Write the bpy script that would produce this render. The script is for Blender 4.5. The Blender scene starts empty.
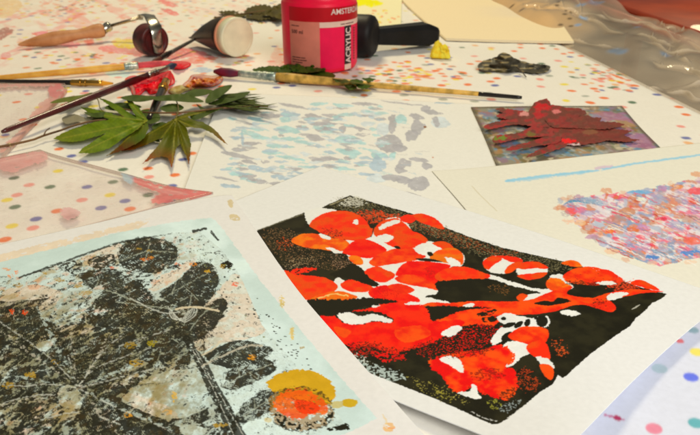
import bpy, bmesh, math, random
import numpy as np
from mathutils import Vector, Matrix
from mathutils.geometry import delaunay_2d_cdt

random.seed(7)
SC = bpy.context.scene
COL = SC.collection
# ------------------------------------------------------------------ camera model (table top is z = 0, metres)
W0, H0 = 700.0, 435.0
HFOV = math.radians(56.0)
F = 350.0 / math.tan(HFOV / 2)
HOR = -105.0
PITCH = math.atan((217.5 - HOR) / F)
CH = 0.18
CP, SP = math.cos(PITCH), math.sin(PITCH)

def at(px, py, z=0.0):
    """point of the plane at height z seen at reference coordinate (px, py); works on numbers and arrays"""
    x = (np.asarray(px, float) - 350.0) / F
    y = (217.5 - np.asarray(py, float)) / F
    dy = CP + y * SP
    dz = -SP + y * CP
    t = (np.asarray(z, float) - CH) / dz
    return np.stack(np.broadcast_arrays(x * t, dy * t, CH + dz * t), axis=-1)

def V(px, py, z=0.0):
    return Vector(at(px, py, z).tolist())

def depth(P):
    return P[1] * CP - (P[2] - CH) * SP

def unit(P):
    """metres covered by one reference pixel at P"""
    return depth(P) / F

def zat(X, Y, py):
    y = (217.5 - py) / F
    # row: (Y*SP + (z-CH)*CP) / (Y*CP - (z-CH)*SP) = y
    return CH + Y * (y * CP - SP) / (CP + y * SP)

# ------------------------------------------------------------------ noise
_T = np.random.RandomState(11).rand(256, 256).astype(np.float32)

def vnoise(x, y, seed=0):
    x = np.asarray(x, np.float32) + seed * 17.37
    y = np.asarray(y, np.float32) + seed * 9.71
    xi = np.floor(x); yi = np.floor(y)
    fx = x - xi; fy = y - yi
    fx = fx * fx * (3 - 2 * fx); fy = fy * fy * (3 - 2 * fy)
    x0 = xi.astype(np.int32) & 255; y0 = yi.astype(np.int32) & 255
    x1 = (x0 + 1) & 255; y1 = (y0 + 1) & 255
    a = _T[y0, x0] * (1 - fx) + _T[y0, x1] * fx
    b = _T[y1, x0] * (1 - fx) + _T[y1, x1] * fx
    return a * (1 - fy) + b * fy

def fbm(x, y, seed=0, oct=4, gain=0.5):
    s = 0; a = 1.0; t = 0
    for o in range(oct):
        s = s + a * vnoise(x * 2 ** o, y * 2 ** o, seed + o * 3)
        t += a; a *= gain
    return s / t

# ------------------------------------------------------------------ colours
LIT = (0.755, 0.708, 0.586)
def lin(c):
    c = c / 255.0
    return c / 12.92 if c <= 0.04045 else ((c + 0.055) / 1.055) ** 2.4
def S(r, g, b):
    """base colour whose sunless, warm-lit look is about r, g, b"""
    m = 0.35 * r + 0.5 * g + 0.15 * b
    k = 1.0 if max(r, g, b) - min(r, g, b) < 38 else 1.24
    r, g, b = (min(255, max(0, m + (v - m) * k)) for v in (r, g, b))
    return tuple(min(0.93, max(0.003, lin(v) / l)) for v, l in zip((r, g, b), LIT))

# ------------------------------------------------------------------ materials
MATS = {}
def nodes(name):
    m = bpy.data.materials.new(name); m.use_nodes = True
    nt = m.node_tree
    return m, nt, nt.nodes['Principled BSDF'], nt.nodes['Material Output']

def add_bump(nt, bsdf, scale, strength, dist=0.001, detail=4):
    tc = nt.nodes.new('ShaderNodeTexCoord')
    n = nt.nodes.new('ShaderNodeTexNoise'); n.inputs['Scale'].default_value = scale; n.inputs['Detail'].default_value = detail
    b = nt.nodes.new('ShaderNodeBump'); b.inputs['Strength'].default_value = strength; b.inputs['Distance'].default_value = dist
    nt.links.new(tc.outputs['Object'], n.inputs['Vector'])
    nt.links.new(n.outputs['Fac'], b.inputs['Height'])
    nt.links.new(b.outputs['Normal'], bsdf.inputs['Normal'])
    return tc, n

def mat(name, rgb, rough=0.5, metal=0.0, var=0.12, vscale=60.0, bump=0.15, bscale=300.0, spec=0.3, rgb2=None, coat=0.0):
    if name in MATS: return MATS[name]
    m, nt, b, o = nodes(name)
    b.inputs['Roughness'].default_value = rough; b.inputs['Metallic'].default_value = metal
    b.inputs['Specular IOR Level'].default_value = spec
    b.inputs['Coat Weight'].default_value = coat
    tc, _ = add_bump(nt, b, bscale, bump, 0.0006)
    n = nt.nodes.new('ShaderNodeTexNoise'); n.inputs['Scale'].default_value = vscale; n.inputs['Detail'].default_value = 5
    nt.links.new(tc.outputs['Object'], n.inputs['Vector'])
    r = nt.nodes.new('ShaderNodeValToRGB')
    c2 = rgb2 if rgb2 else tuple(max(0, c * (1 - 2.2 * var)) for c in rgb)
    r.color_ramp.elements[0].position = 0.32; r.color_ramp.elements[1].position = 0.62
    r.color_ramp.elements[0].color = (*c2, 1); r.color_ramp.elements[1].color = (*rgb, 1)
    nt.links.new(n.outputs['Fac'], r.inputs['Fac'])
    nt.links.new(r.outputs['Color'], b.inputs['Base Color'])
    MATS[name] = m
    return m

def painted(name, rough=0.55, spec=0.35, bump=0.12, bscale=900.0, alpha=False, coat=0.0, transl=0.0):
    """material whose colour is carried by the surface itself (colour attribute), with grain on top"""
    if name in MATS: return MATS[name]
    m, nt, b, o = nodes(name)
    b.inputs['Roughness'].default_value = rough; b.inputs['Specular IOR Level'].default_value = spec
    b.inputs['Coat Weight'].default_value = coat; b.inputs['Coat Roughness'].default_value = 0.08
    a = nt.nodes.new('ShaderNodeAttribute'); a.attribute_name = 'paint'
    tc, n = add_bump(nt, b, bscale, bump, 0.0004)
    n2 = nt.nodes.new('ShaderNodeTexNoise'); n2.inputs['Scale'].default_value = 420; n2.inputs['Detail'].default_value = 6
    nt.links.new(tc.outputs['Object'], n2.inputs['Vector'])
    mr = nt.nodes.new('ShaderNodeMapRange'); mr.inputs['From Min'].default_value = 0.3; mr.inputs['From Max'].default_value = 0.7
    mr.inputs['To Min'].default_value = 0.965; mr.inputs['To Max'].default_value = 1.02
    nt.links.new(n2.outputs['Fac'], mr.inputs['Value'])
    mx = nt.nodes.new('ShaderNodeVectorMath'); mx.operation = 'SCALE'
    nt.links.new(a.outputs['Color'], mx.inputs[0]); nt.links.new(mr.outputs['Result'], mx.inputs['Scale'])
    nt.links.new(mx.outputs['Vector'], b.inputs['Base Color'])
    last = b
    if transl:
        t = nt.nodes.new('ShaderNodeBsdfTranslucent'); nt.links.new(mx.outputs['Vector'], t.inputs['Color'])
        ms = nt.nodes.new('ShaderNodeMixShader'); ms.inputs['Fac'].default_value = transl
        nt.links.new(b.outputs['BSDF'], ms.inputs[1]); nt.links.new(t.outputs['BSDF'], ms.inputs[2])
        nt.links.new(ms.outputs['Shader'], o.inputs['Surface'])
    if alpha:
        nt.links.new(a.outputs['Alpha'], b.inputs['Alpha'])
    MATS[name] = m
    return m

# ------------------------------------------------------------------ object helpers
def tag(o, label=None, cat=None, group=None, kind=None):
    if label: o['label'] = label
    if cat: o['category'] = cat
    if group: o['group'] = group
    if kind: o['kind'] = kind
    return o

def empty(name, loc, label, cat, group=None):
    o = bpy.data.objects.new(name, None); COL.objects.link(o)
    o.location = loc; o.empty_display_size = 0.01
    return tag(o, label, cat, group)

def link(name, me, m, parent=None, smooth=True):
    o = bpy.data.objects.new(name, me); COL.objects.link(o)
    if m: me.materials.append(m)
    if smooth: me.polygons.foreach_set('use_smooth', [True] * len(me.polygons))
    if parent:
        o.parent = parent
        o.matrix_parent_inverse = Matrix.Translation(-Vector(parent.location))
    return o

def raw_mesh(name, verts, faces, cols=None):
    """verts (n,3) array, faces (m,3 or 4) array, cols (n,4)"""
    me = bpy.data.meshes.new(name)
    verts = np.asarray(verts, np.float32); faces = np.asarray(faces, np.int32)
    me.vertices.add(len(verts)); me.vertices.foreach_set('co', verts.ravel())
    k = faces.shape[1]
    me.loops.add(faces.size); me.loops.foreach_set('vertex_index', faces.ravel())
    me.polygons.add(len(faces))
    me.polygons.foreach_set('loop_start', np.arange(len(faces), dtype=np.int32) * k)
    me.update(calc_edges=True)
    me.validate()
    if cols is not None:
        ca = me.color_attributes.new('paint', 'FLOAT_COLOR', 'POINT')
        ca.data.foreach_set('color', np.asarray(cols, np.float32).ravel())
    return me

def grid_mesh(name, P, C, skirt=0.0):
    n, m = P.shape[:2]
    idx = np.arange(n * m).reshape(n, m)
    f = np.stack([idx[:-1, :-1], idx[1:, :-1], idx[1:, 1:], idx[:-1, 1:]], -1).reshape(-1, 4)
    v = P.reshape(-1, 3); c = C.reshape(-1, 4)
    if skirt:
        ring = np.concatenate([idx[0, :], idx[1:, -1], idx[-1, -2::-1], idx[-2:0:-1, 0]])
        low = v[ring].copy(); low[:, 2] -= skirt
        base = len(v); k = len(ring)
        v = np.concatenate([v, low]); c = np.concatenate([c, c[ring]])
        a = np.arange(k); b = (a + 1) % k
        f = np.concatenate([f, np.stack([ring[a], ring[b], base + b, base + a], -1)])
    me = raw_mesh(name, v, f, c)
    # make it face up
    me.polygons.foreach_set('use_smooth', [True] * len(me.polygons))
    return me

def pp(s):
    return [tuple(float(q) for q in p.split(',')) for p in s.split()]

def spline(pts, k=5, closed=True):
    p = np.asarray(pts, float); n = len(p); out = []
    rng = range(n) if closed else range(n - 1)
    for i in rng:
        if closed:
            a, b, c, d = p[(i - 1) % n], p[i], p[(i + 1) % n], p[(i + 2) % n]
        else:
            a, b, c, d = p[max(i - 1, 0)], p[i], p[i + 1], p[min(i + 2, n - 1)]
        for j in range(k):
            t = j / k
            out.append(0.5 * ((2 * b) + (-a + c) * t + (2 * a - 5 * b + 4 * c - d) * t * t + (-a + 3 * b - 3 * c + d) * t ** 3))
    if not closed: out.append(p[-1])
    return np.array(out)

def inside(x, y, poly):
    r = np.zeros(x.shape, bool)
    n = len(poly)
    for i in range(n):
        x0, y0 = poly[i]; x1, y1 = poly[(i + 1) % n]
        if y0 == y1: continue
        c = ((y0 > y) != (y1 > y)) & (x < (x1 - x0) * (y - y0) / (y1 - y0) + x0)
        r ^= c
    return r

def polyline(pts, n):
    """n points evenly along a polyline / smooth curve"""
    p = np.asarray(pts, float)
    if len(p) > 2: p = spline(p, 8, False)
    d = np.r_[0, np.cumsum(np.hypot(*np.diff(p, axis=0).T))]
    t = np.linspace(0, d[-1], n)
    return np.stack([np.interp(t, d, p[:, 0]), np.interp(t, d, p[:, 1])], -1)

class Sheet:
    """A sheet lying on the table, bounded by four edges; its surface carries the painted picture."""
    def __init__(s, top, right, bottom, left, nu, nv, paper):
        T = polyline(top, nu)[None]; B = polyline(bottom, nu)[None]          # left->right
        L = polyline(left, nv)[:, None]; R = polyline(right, nv)[:, None]    # top->bottom
        u = np.linspace(0, 1, nu)[None, :, None]; v = np.linspace(0, 1, nv)[:, None, None]
        c00, c10, c01, c11 = T[0, 0], T[0, -1], B[0, 0], B[0, -1]
        P = (1 - v) * T + v * B + (1 - u) * L + u * R - ((1 - u) * (1 - v) * c00 + u * (1 - v) * c10 + (1 - u) * v * c01 + u * v * c11)
        s.x, s.y = P[..., 0], P[..., 1]
        s.u = np.broadcast_to(u[..., 0], s.x.shape); s.v = np.broadcast_to(v[..., 0], s.x.shape)
        s.c = np.empty(s.x.shape + (4,), np.float32); s.c[...] = (*paper, 1)
        g = at(s.x, s.y, 0); s.gx, s.gy = g[..., 0] * 1000, g[..., 1] * 1000     # millimetres on the table
    def sel(s, pts, pad=4):
        p = np.asarray(pts)
        return np.nonzero((s.x > p[:, 0].min() - pad) & (s.x < p[:, 0].max() + pad) & (s.y > p[:, 1].min() - pad) & (s.y < p[:, 1].max() + pad))
    def paint(s, pts, rgb, rough=0.5, rs=3.0, smooth=True, var=0.06, alpha=1.0, grain=0.0, gs=1.2, seed=1, rgb2=None, vs=9.0):
        if isinstance(pts, str): pts = pp(pts)
        poly = spline(pts) if smooth else np.asarray(pts, float)
        I = s.sel(poly, 3 + rough * 2)
        if not len(I[0]): return
        x, y = s.x[I], s.y[I]
        X, Y = s.gx[I], s.gy[I]
        if rough:
            dx = x + (fbm(x / rs, y / rs * 1.5, seed, 3) - 0.5) * 2.6 * rough
            dy = y + (fbm(x / rs, y / rs * 1.5, seed + 40, 3) - 0.5) * 2.0 * rough
        else: dx, dy = x, y
        m = inside(dx, dy, poly)
        if grain:
            m &= fbm(X / gs, Y / gs, seed + 7, 3) > grain
        J = tuple(i[m] for i in I)
        X, Y = X[m], Y[m]
        t = fbm(X / vs, Y / vs, seed + 21, 4)
        c = np.array(rgb, np.float32)[None]
        if rgb2 is not None:
            w = np.clip((t - 0.36) / 0.28, 0, 1)[:, None]
            c = c * (1 - w) + np.array(rgb2, np.float32)[None] * w
        k = 1 + var * 4 * (t - 0.5) + var * 1.2 * (vnoise(X / 0.4, Y / 0.4, seed) - 0.5)
        c = np.clip(c * k[:, None], 0.003, 0.95)
        s.c[J[0], J[1], :3] = s.c[J[0], J[1], :3] * (1 - alpha) + c * alpha
    def line(s, pts, w, rgb, alpha=1.0, rough=0.4, grain=0.0, gs=0.8, seed=3, w1=None, smooth=True):
        if isinstance(pts, str): pts = pp(pts)
        p = spline(pts, 6, False) if (smooth and len(pts) > 2) else np.asarray(pts, float)
        I = s.sel(p, w * 2 + 2)
        if not len(I[0]): return
        x = s.x[I] + (vnoise(s.x[I] / 2, s.y[I] / 2, seed) - 0.5) * 2 * rough
        y = s.y[I] + (vnoise(s.x[I] / 2, s.y[I] / 2, seed + 5) - 0.5) * 2 * rough
        a = np.zeros(x.shape); n = len(p) - 1
        for i in range(n):
            x0, y0 = p[i]; x1, y1 = p[i + 1]
            L2 = (x1 - x0) ** 2 + (y1 - y0) ** 2 + 1e-9
            t = np.clip(((x - x0) * (x1 - x0) + (y - y0) * (y1 - y0)) / L2, 0, 1)
            d = np.hypot(x - x0 - t * (x1 - x0), y - y0 - t * (y1 - y0))
            ww = w if w1 is None else w + (w1 - w) * ((i + t) / n)
            a = np.maximum(a, np.clip((ww / 2 - d) / 0.5 + 0.5, 0, 1))
        if grain:
            a = a * (fbm(s.gx[I] / gs, s.gy[I] / gs, seed + 3, 3) > grain)
        a = (a * alpha)[:, None]
        s.c[I[0], I[1], :3] = s.c[I[0], I[1], :3] * (1 - a) + np.array(rgb)[None] * a
    def ell(s, cx, cy, rx, ry, rgb, rot=0.0, rough=0.8, seed=1, **k):
        a = np.linspace(0, 2 * math.pi, 14, endpoint=False)
        X = np.cos(a) * rx; Y = np.sin(a) * ry; r = math.radians(rot)
        s.paint(np.stack([cx + X * math.cos(r) - Y * math.sin(r), cy + X * math.sin(r) + Y * math.cos(r)], -1), rgb, rough=rough, seed=seed, smooth=False, **k)
    def mix(s, w, rgb):
        w = np.clip(w, 0, 1)[..., None]
        s.c[..., :3] = s.c[..., :3] * (1 - w) + np.array(rgb, np.float32) * w
    def build(s, name, z, m, skirt=0.0004, parent=None):
        c = s.c[..., :3]
        for ax in (0, 1):                       # ink bleeds a little into the paper
            q = np.moveaxis(c, ax, 0); q2 = q.copy(); q2[1:-1] = .15 * q[:-2] + .7 * q[1:-1] + .15 * q[2:]
            c = np.moveaxis(q2, 0, ax)
        s.c[..., :3] = c
        P = at(s.x, s.y, z)
        return link(name, grid_mesh(name, P, s.c, skirt), m, parent)

def sm(a, b, x):
    t = np.clip((x - a) / (b - a), 0, 1)
    return t * t * (3 - 2 * t)

# ------------------------------------------------------------------ solids
def frame_axes(d):
    d = d.normalized()
    up = Vector((0, 0, 1)) if abs(d.z) < 0.95 else Vector((1, 0, 0))
    a = d.cross(up).normalized(); b = a.cross(d).normalized()
    return a, b

def loft(name, rings, m, parent=None, seg=20, cap=True, smooth=True):
    """rings: list of (centre, axis_a, axis_b, ra, rb)"""
    v = []; f = []
    for (c, a, b, ra, rb) in rings:
        for k in range(seg):
            t = 2 * math.pi * k / seg
            v.append(c + a * (ra * math.cos(t)) + b * (rb * math.sin(t)))
    n = len(rings)
    for i in range(n - 1):
        for k in range(seg):
            k2 = (k + 1) % seg
            f.append((i * seg + k, i * seg + k2, (i + 1) * seg + k2, (i + 1) * seg + k))
    if cap:
        f.append(tuple(range(seg - 1, -1, -1))); f.append(tuple((n - 1) * seg + k for k in range(seg)))
    me = bpy.data.meshes.new(name); me.from_pydata([tuple(q) for q in v], [], f); me.update()
    o = link(name, me, m, parent, smooth)
    if smooth and cap:
        me.polygons[-1].use_smooth = False; me.polygons[-2].use_smooth = False
    return o

def turned(name, p0, p1, prof, m, parent=None, seg=20, flat=1.0, bend=0.0):
    """profile [(t, r)] turned about the axis p0-p1; flat squashes it vertically"""
    p0 = Vector(p0); p1 = Vector(p1); a, b = frame_axes(p1 - p0)
    rings = [(p0.lerp(p1, t) + Vector((0, 0, bend * math.sin(math.pi * t))), a, b, r, r * flat) for t, r in prof]
    return loft(name, rings, m, parent, seg)

def blob_poly(name, pts, zf, cf, m, parent=None, step=1.6, smooth=True, serr=0.0, sk=4, thick=0.0):
    """leaf-like sheet with a traced outline, inner points, height zf(x,y) and colour cf(x,y)"""
    if isinstance(pts, str): pts = pp(pts)
    poly = spline(pts, sk) if smooth else np.asarray(pts, float)
    if serr:
        rs = np.random.RandomState(int(abs(poly[0, 0] * 7)) % 1000)
        dense = []
        for i in range(len(poly)):
            a, b = poly[i], poly[(i + 1) % len(poly)]
            L = np.hypot(*(b - a)); k = max(1, int(L / 1.3))
            for j in range(k):
                q = a + (b - a) * j / k
                nrm = np.array([-(b - a)[1], (b - a)[0]]) / (L + 1e-6)
                dense.append(q + nrm * serr * (rs.rand() - 0.5) * 2)
        poly = np.array(dense)
    x0, y0 = poly.min(0); x1, y1 = poly.max(0)
    gx, gy = np.meshgrid(np.arange(x0, x1, step), np.arange(y0, y1, step * 0.7))
    gx = gx.ravel() + (np.random.RandomState(3).rand(gx.size) - 0.5) * step * 0.5; gy = gy.ravel()
    k = inside(gx, gy, poly)
    pt = np.concatenate([poly, np.stack([gx[k], gy[k]], -1)])
    n = len(poly)
    vs, es, fs = delaunay_2d_cdt([Vector(p) for p in pt.tolist()], [(i, (i + 1) % n) for i in range(n)], [], 1, 1e-5)[:3]
    q = np.array([tuple(v) for v in vs])
    fs = [f for f in fs if len(f) == 3]
    P = at(q[:, 0], q[:, 1], zf(q[:, 0], q[:, 1]))
    c = np.ones((len(q), 4), np.float32); c[:, :3] = np.clip(cf(q[:, 0], q[:, 1]), 0.003, 0.95)
    fs = np.array([tuple(f) for f in fs])
    if thick:
        lo = P.copy(); lo[:, 2] -= thick
        N = len(P)
        ed = {}
        for f in fs:
            for a, b in ((f[0], f[1]), (f[1], f[2]), (f[2], f[0])):
                ed[(a, b)] = 1
        side = []
        for (a, b) in ed:
            if (b, a) not in ed:
                side += [(a, b, N + b), (a, N + b, N + a)]
        fs = np.concatenate([fs, fs[:, ::-1] + N, np.array(side)])
        P = np.concatenate([P, lo]); c = np.concatenate([c, c])
    me = raw_mesh(name, P, fs, c)
    return link(name, me, m, parent)

def const(*rgb):
    return lambda x, y: np.array(rgb)[None] * (0.75 + 0.5 * fbm(x / 4, y / 3, 5, 3))[:, None]

# ================================================================== THE SETTING
floor_m = mat('floor_boards', S(95, 72, 52), 0.5, var=0.2, vscale=6)
me = raw_mesh('floor', [(-6, -3, -0.74), (8, -3, -0.74), (8, 9, -0.74), (-6, 9, -0.74)], [(0, 1, 2, 3)])
tag(link('floor', me, floor_m), kind='structure')

# ---------------- tablecloth with printed confetti dots and paint smears
EDGE = lambda y: np.minimum(860.0, 575 + (y - 50) * 2.03)
ny, nx = 640, 1120
yy = np.concatenate([np.linspace(-14, 130, 400, endpoint=False), np.linspace(130, 260, 200, endpoint=False), np.linspace(260, 520, 200)]); ny = len(yy); uu = np.linspace(0, 1, nx)
class Cloth(Sheet):
    def __init__(s):
        xr = EDGE(yy)[:, None]; xl = -150.0
        s.x = xl + (xr - xl) * uu[None]; s.y = np.broadcast_to(yy[:, None], s.x.shape).copy()
        s.c = np.empty(s.x.shape + (4,), np.float32); s.c[...] = (*S(216, 206, 184), 1)
        g = at(s.x, s.y, 0); s.gx, s.gy = g[..., 0] * 1000, g[..., 1] * 1000
    def dot(s, px, py, r, rgb, alpha=0.95, stretch=1.0, rot=0.0):
        g = at(px, py, 0) * 1000
        rx = r * F / (depth(g / 1000) * 1000) * 1.7 + 3
        # window in rows / columns
        i0 = int(np.searchsorted(yy, py - rx)); i1 = int(np.searchsorted(yy, py + rx)) + 1
        if i1 <= 0 or i0 >= ny: return
        i0 = max(i0, 0); i1 = min(i1, ny)
        X = s.gx[i0:i1]; Y = s.gy[i0:i1]
        J = np.nonzero(np.abs(s.x[i0:i1] - px) < rx)
        if not len(J[0]): return
        dx = X[J] - g[0]; dy = Y[J] - g[1]
        c, n = math.cos(rot), math.sin(rot)
        d = np.hypot((dx * c + dy * n) / stretch, (-dx * n + dy * c) * stretch)
        a = np.clip((r - d) / (0.18 * r) + 0.5, 0, 1)[:, None] * alpha
        sub = s.c[i0:i1]
        sub[J[0], J[1], :3] = sub[J[0], J[1], :3] * (1 - a) + np.array(rgb)[None] * a
cl = Cloth()
# broad tints: pink staining at the far left, cleaner towards the right
pk = sm(300, 0, cl.x) * sm(120, 20, cl.y)
cl.mix(0.22 * pk * (0.45 + 0.9 * fbm(cl.gx / 60, cl.gy / 60, 4)), S(226, 178, 160))
st = sm(0.56, 0.70, fbm(cl.gx / 26 + 0.6 * cl.gy / 26, cl.gy / 90, 9, 4)) * sm(330, 90, cl.x) * sm(75, 35, cl.y)
cl.mix(0.42 * st, S(236, 120, 105))
st = sm(0.6, 0.72, fbm(cl.gx / 14, cl.gy / 50, 19, 4)) * sm(260, 60, cl.x) * sm(95, 45, cl.y)
cl.mix(0.38 * st, S(225, 75, 75))
cl.mix(0.5 * sm(0.55, 0.7, fbm(cl.gx / 40, cl.gy / 40, 29, 4)) * sm(140, 60, cl.x) * sm(60, 20, cl.y), S(228, 222, 226))  # bluish white sheen painted into the far left of the cloth
cl.mix(sm(540, 600, cl.x) * sm(300, 340, cl.y), S(198, 196, 226))  # cool light on the near right corner painted into the cloth colour
RED, PINK = S(230, 40, 50), S(240, 130, 130)
for pts, c, al in (("158,0 168,1 178,6 172,7 163,4", RED, .6), ("162,9 170,9 179,14 174,16 165,12", RED, .65), ("60,42 70,41 80,44 76,48 64,47", S(235, 95, 110), .6),
                   ("84,40 92,39 95,43 90,45 86,44", S(240, 110, 90), .8), ("32,33 42,31 49,33 46,36 38,36", S(238, 110, 120), .75), ("100,47 120,45 140,50 150,56 138,56 115,53 102,51", S(235, 90, 95), .6),
                   ("112,41 126,39 136,41 138,47 128,49 116,47", S(225, 185, 70), .8), ("165,52 182,48 200,51 214,57 205,60 190,57 175,60 164,58", RED, .65), ("178,62 196,57 210,59 200,64", S(240, 110, 95), .7),
                   ("190,70 200,67 213,70 206,73 196,72", S(110, 150, 175), .5), ("0,55 8,52 12,56 4,60", PINK, .6), ("0,30 8,28 14,31 6,37 0,40", S(130, 40, 25), .7),
                   ("268,68 272,55 278,45 283,60 282,70", S(240, 130, 110), .35), ("105,73 118,71 130,73 126,77 112,77", S(175, 205, 195), .7), ("0,0 16,0 22,5 14,14 0,18", S(214, 184, 142), .8),
                   ("63,100 74,96 80,101 72,106", S(150, 60, 50), .7)):
    cl.paint(pts, c, rough=1.2, alpha=al, var=0.1, grain=0.30, gs=3)
OR, YE, GR, NV, PK, TE, PU = S(240, 105, 30), S(222, 190, 60), S(62, 95, 62), S(80, 85, 130), S(236, 140, 125), S(80, 150, 150), S(130, 100, 130)
PAL = [OR, YE, GR, NV, PK, OR, S(232, 120, 70), YE, PK, OR, S(235, 160, 110), S(150, 150, 130)]
rs = np.random.RandomState(5)
# regular printed dots, scattered over the whole cloth
placed = []
for k in range(3400):
    X = rs.uniform(-0.62, 0.95); Y = rs.uniform(0.16, 1.5)
    if any((X - a) ** 2 + (Y - b) ** 2 < 0.0155 ** 2 for a, b in placed[-900:]): continue
    q = Vector((X, Y, 0)); dp = depth(q); px = 350 + F * X / dp; py = 217.5 - F * (Y * SP - CH * CP) / dp
    if px < -140 or px > 850 or py < -12 or py > 515: continue
    if px > 540 and py > 290: continue
    if 40 < px < 240 and 128 < py < 149 + (px - 40) * .26: continue
    if px < 215 and 149 + (px - 40) * .26 <= py < 250: continue
    placed.append((X, Y))
    al = 0.9 if px > 240 or py > 80 else 0.75
    cl.dot(px, py, rs.uniform(3.2, 4.0) * (1.22 if py < 115 else 1.0), PAL[rs.randint(len(PAL))], al, rs.uniform(0.9, 1.15), rs.uniform(0, 3))
# bunches of small dots
for (bx, by, sx, sy, n) in ((412, 73, 62, 11, 110), (612, 76, 36, 12, 75), (70, 8, 38, 8, 70), (230, 62, 30, 8, 20), (90, 56, 40, 6, 26)):
    for k in range(n):
        cl.dot(bx + rs.normal() * sx * 0.55, by + rs.normal() * sy * 0.55, rs.uniform(2.8, 4.2), PAL[rs.randint(len(PAL))], 0.85, rs.uniform(0.85, 1.2), rs.uniform(0, 3))
for (px, py, c) in ((59, 149, OR), (71.5, 156, NV), (83, 162, NV), (123, 169.5, GR), (148, 168.5, OR), (149, 177, PK), (175, 175, OR), (110, 145, NV), (172, 186, NV), (183, 159.5, S(52, 62, 110)),
                    (58, 171, YE), (14, 178, GR), (29, 185, PK), (50, 187, GR), (87, 187, NV), (113, 182, GR), (7, 200, YE), (17, 195, PK), (15, 207, GR), (57, 211, OR), (72, 217, GR), (110, 195, YE), (125, 201, NV), (101, 208, NV), (130, 209, OR), (148, 195, GR), (170, 202, NV), (12, 226, YE), (33, 228, PK), (5, 239.5, OR), (36, 219, NV), (82, 200, PK), (28, 161, OR),
                    (192, 153.5, OR), (25.5, 56.5, OR), (34, 57.5, NV), (46.5, 55.5, OR), (51, 55.5, YE), (10, 59, YE), (59, 60, NV), (78, 60, OR), (92, 56, GR), (20, 18.5, OR), (86, 91, NV), (33, 125, OR)):
    cl.dot(px, py, 3.6, c)
for (px, py, c, r) in ((659.5, 368.5, S(160, 178, 172), 3.2), (691, 377, S(60, 80, 178), 3.0), (697, 352, S(225, 195, 60), 3.0), (654, 428.5, S(196, 110, 122), 3.0), (696, 423, S(62, 142, 140), 2.9), (680, 341, S(215, 80, 70), 1.7),
                       (735, 340, OR, 3), (740, 400, GR, 3), (600, 478, YE, 3), (650, 480, NV, 3), (720, 450, PK, 3), (693, 330, S(120, 150, 145), 2.6)):
    cl.dot(px, py, r, c, 0.85, 1.1, 0.5)
cl.line("605,415 612,416.5 618,418.5 624,420", 2.2, S(165, 70, 105), 0.8, 0.8); cl.dot(617.5, 418, 1.5, S(150, 30, 70))
hz = 0.0012 * (fbm(cl.gx / 45, cl.gy / 45, 3, 3) - 0.5) + 0.0006 * (fbm(cl.gx / 12, cl.gy / 30, 13, 2) - 0.5) - 0.0011
edge_drop = sm(0.985, 1.0, np.broadcast_to(uu[None], cl.x.shape)) * sm(200, 150, cl.y)
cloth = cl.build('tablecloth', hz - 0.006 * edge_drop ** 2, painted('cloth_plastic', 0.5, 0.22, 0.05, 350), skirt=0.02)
tag(cloth, 'white plastic tablecloth printed with confetti dots and smeared with pink paint', 'tablecloth')

# ================================================================== PAPERS AND PRINTS
PAPER = S(207, 202, 188)
pm = painted('art_paper', 0.75, 0.12, 0.03, 1500)
im = painted('printed_paper', 0.7, 0.10, 0.04, 1500)
PRG = 'sheets of paper with prints'

# ---------- A: pale sheet with grey and aqua dabs
A = Sheet([(222, 93), (340, 97), (472, 104)], [(472, 104), (488, 140), (528, 215)], [(172, 222), (528, 215)], [(222, 93), (203, 140), (172, 222)], 620, 300, S(210, 203, 184))
g_, a_, b_, p_ = S(158, 153, 149), S(156, 188, 180), S(156, 172, 176), S(188, 194, 188)
L1 = [(340,48,70,7,g_),(455,40,45,8,a_),(240,90,45,11,g_),(330,85,45,14,b_),(310,105,30,14,a_),(430,92,40,9,g_),(420,105,35,8,b_),(480,125,65,7,g_),(180,108,38,8,a_),(190,150,45,7,a_),(320,152,55,14,a_),(380,140,30,8,g_),(480,150,45,12,g_),(440,187,45,14,g_),(205,185,55,10,a_),(160,212,45,9,g_),(110,238,38,9,g_),(330,190,60,9,a_),(390,207,50,9,a_),(285,222,65,9,a_),(250,250,50,11,a_),(330,275,70,8,a_),(105,265,80,10,g_),(150,293,35,9,g_),(120,322,30,7,g_),(180,318,40,11,b_),(50,325,30,6,b_),(355,322,25,7,g_),(440,312,45,5,b_),(470,283,50,9,g_),(500,250,30,8,b_),(140,352,42,14,g_),(195,377,38,13,g_),(280,358,40,11,b_),(285,388,50,11,g_),(390,345,60,6,b_),(45,365,60,5,g_),(50,395,35,10,b_),(90,398,25,7,b_),(350,370,25,5,b_),(120,185,6,28,b_),(395,255,30,6,p_),(260,315,30,7,p_)]
L2 = [(80,45,50,9,a_),(175,40,60,8,g_),(350,38,110,4,g_),(520,35,45,5,b_),(35,90,50,9,g_),(20,125,40,6,g_),(130,140,70,6,g_),(200,80,45,14,p_),(240,105,30,8,g_),(190,125,34,12,p_),(250,150,30,26,p_),(10,150,35,12,g_),(75,150,15,12,g_),(100,195,60,20,a_),(150,208,30,8,a_),(110,250,55,16,a_),(75,240,30,9,a_),(30,275,50,8,g_),(80,320,55,9,a_),(180,295,55,9,b_),(295,130,16,40,g_),(330,105,22,16,a_),(400,95,35,14,g_),(405,140,28,30,g_),(375,178,28,22,g_),(285,210,55,33,g_),(325,230,35,20,g_),(295,265,20,12,a_),(500,125,35,22,p_),(485,118,14,20,g_),(470,75,45,10,g_),(440,58,20,12,g_),(240,262,40,18,a_),(230,300,30,30,b_),(225,365,45,22,p_),(180,345,35,8,b_),(300,360,55,16,g_),(345,372,40,18,g_),(405,385,42,28,g_),(345,300,28,18,g_),(410,283,45,11,g_),(445,308,25,14,g_),(330,328,30,12,g_),(380,430,40,5,g_)]
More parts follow.
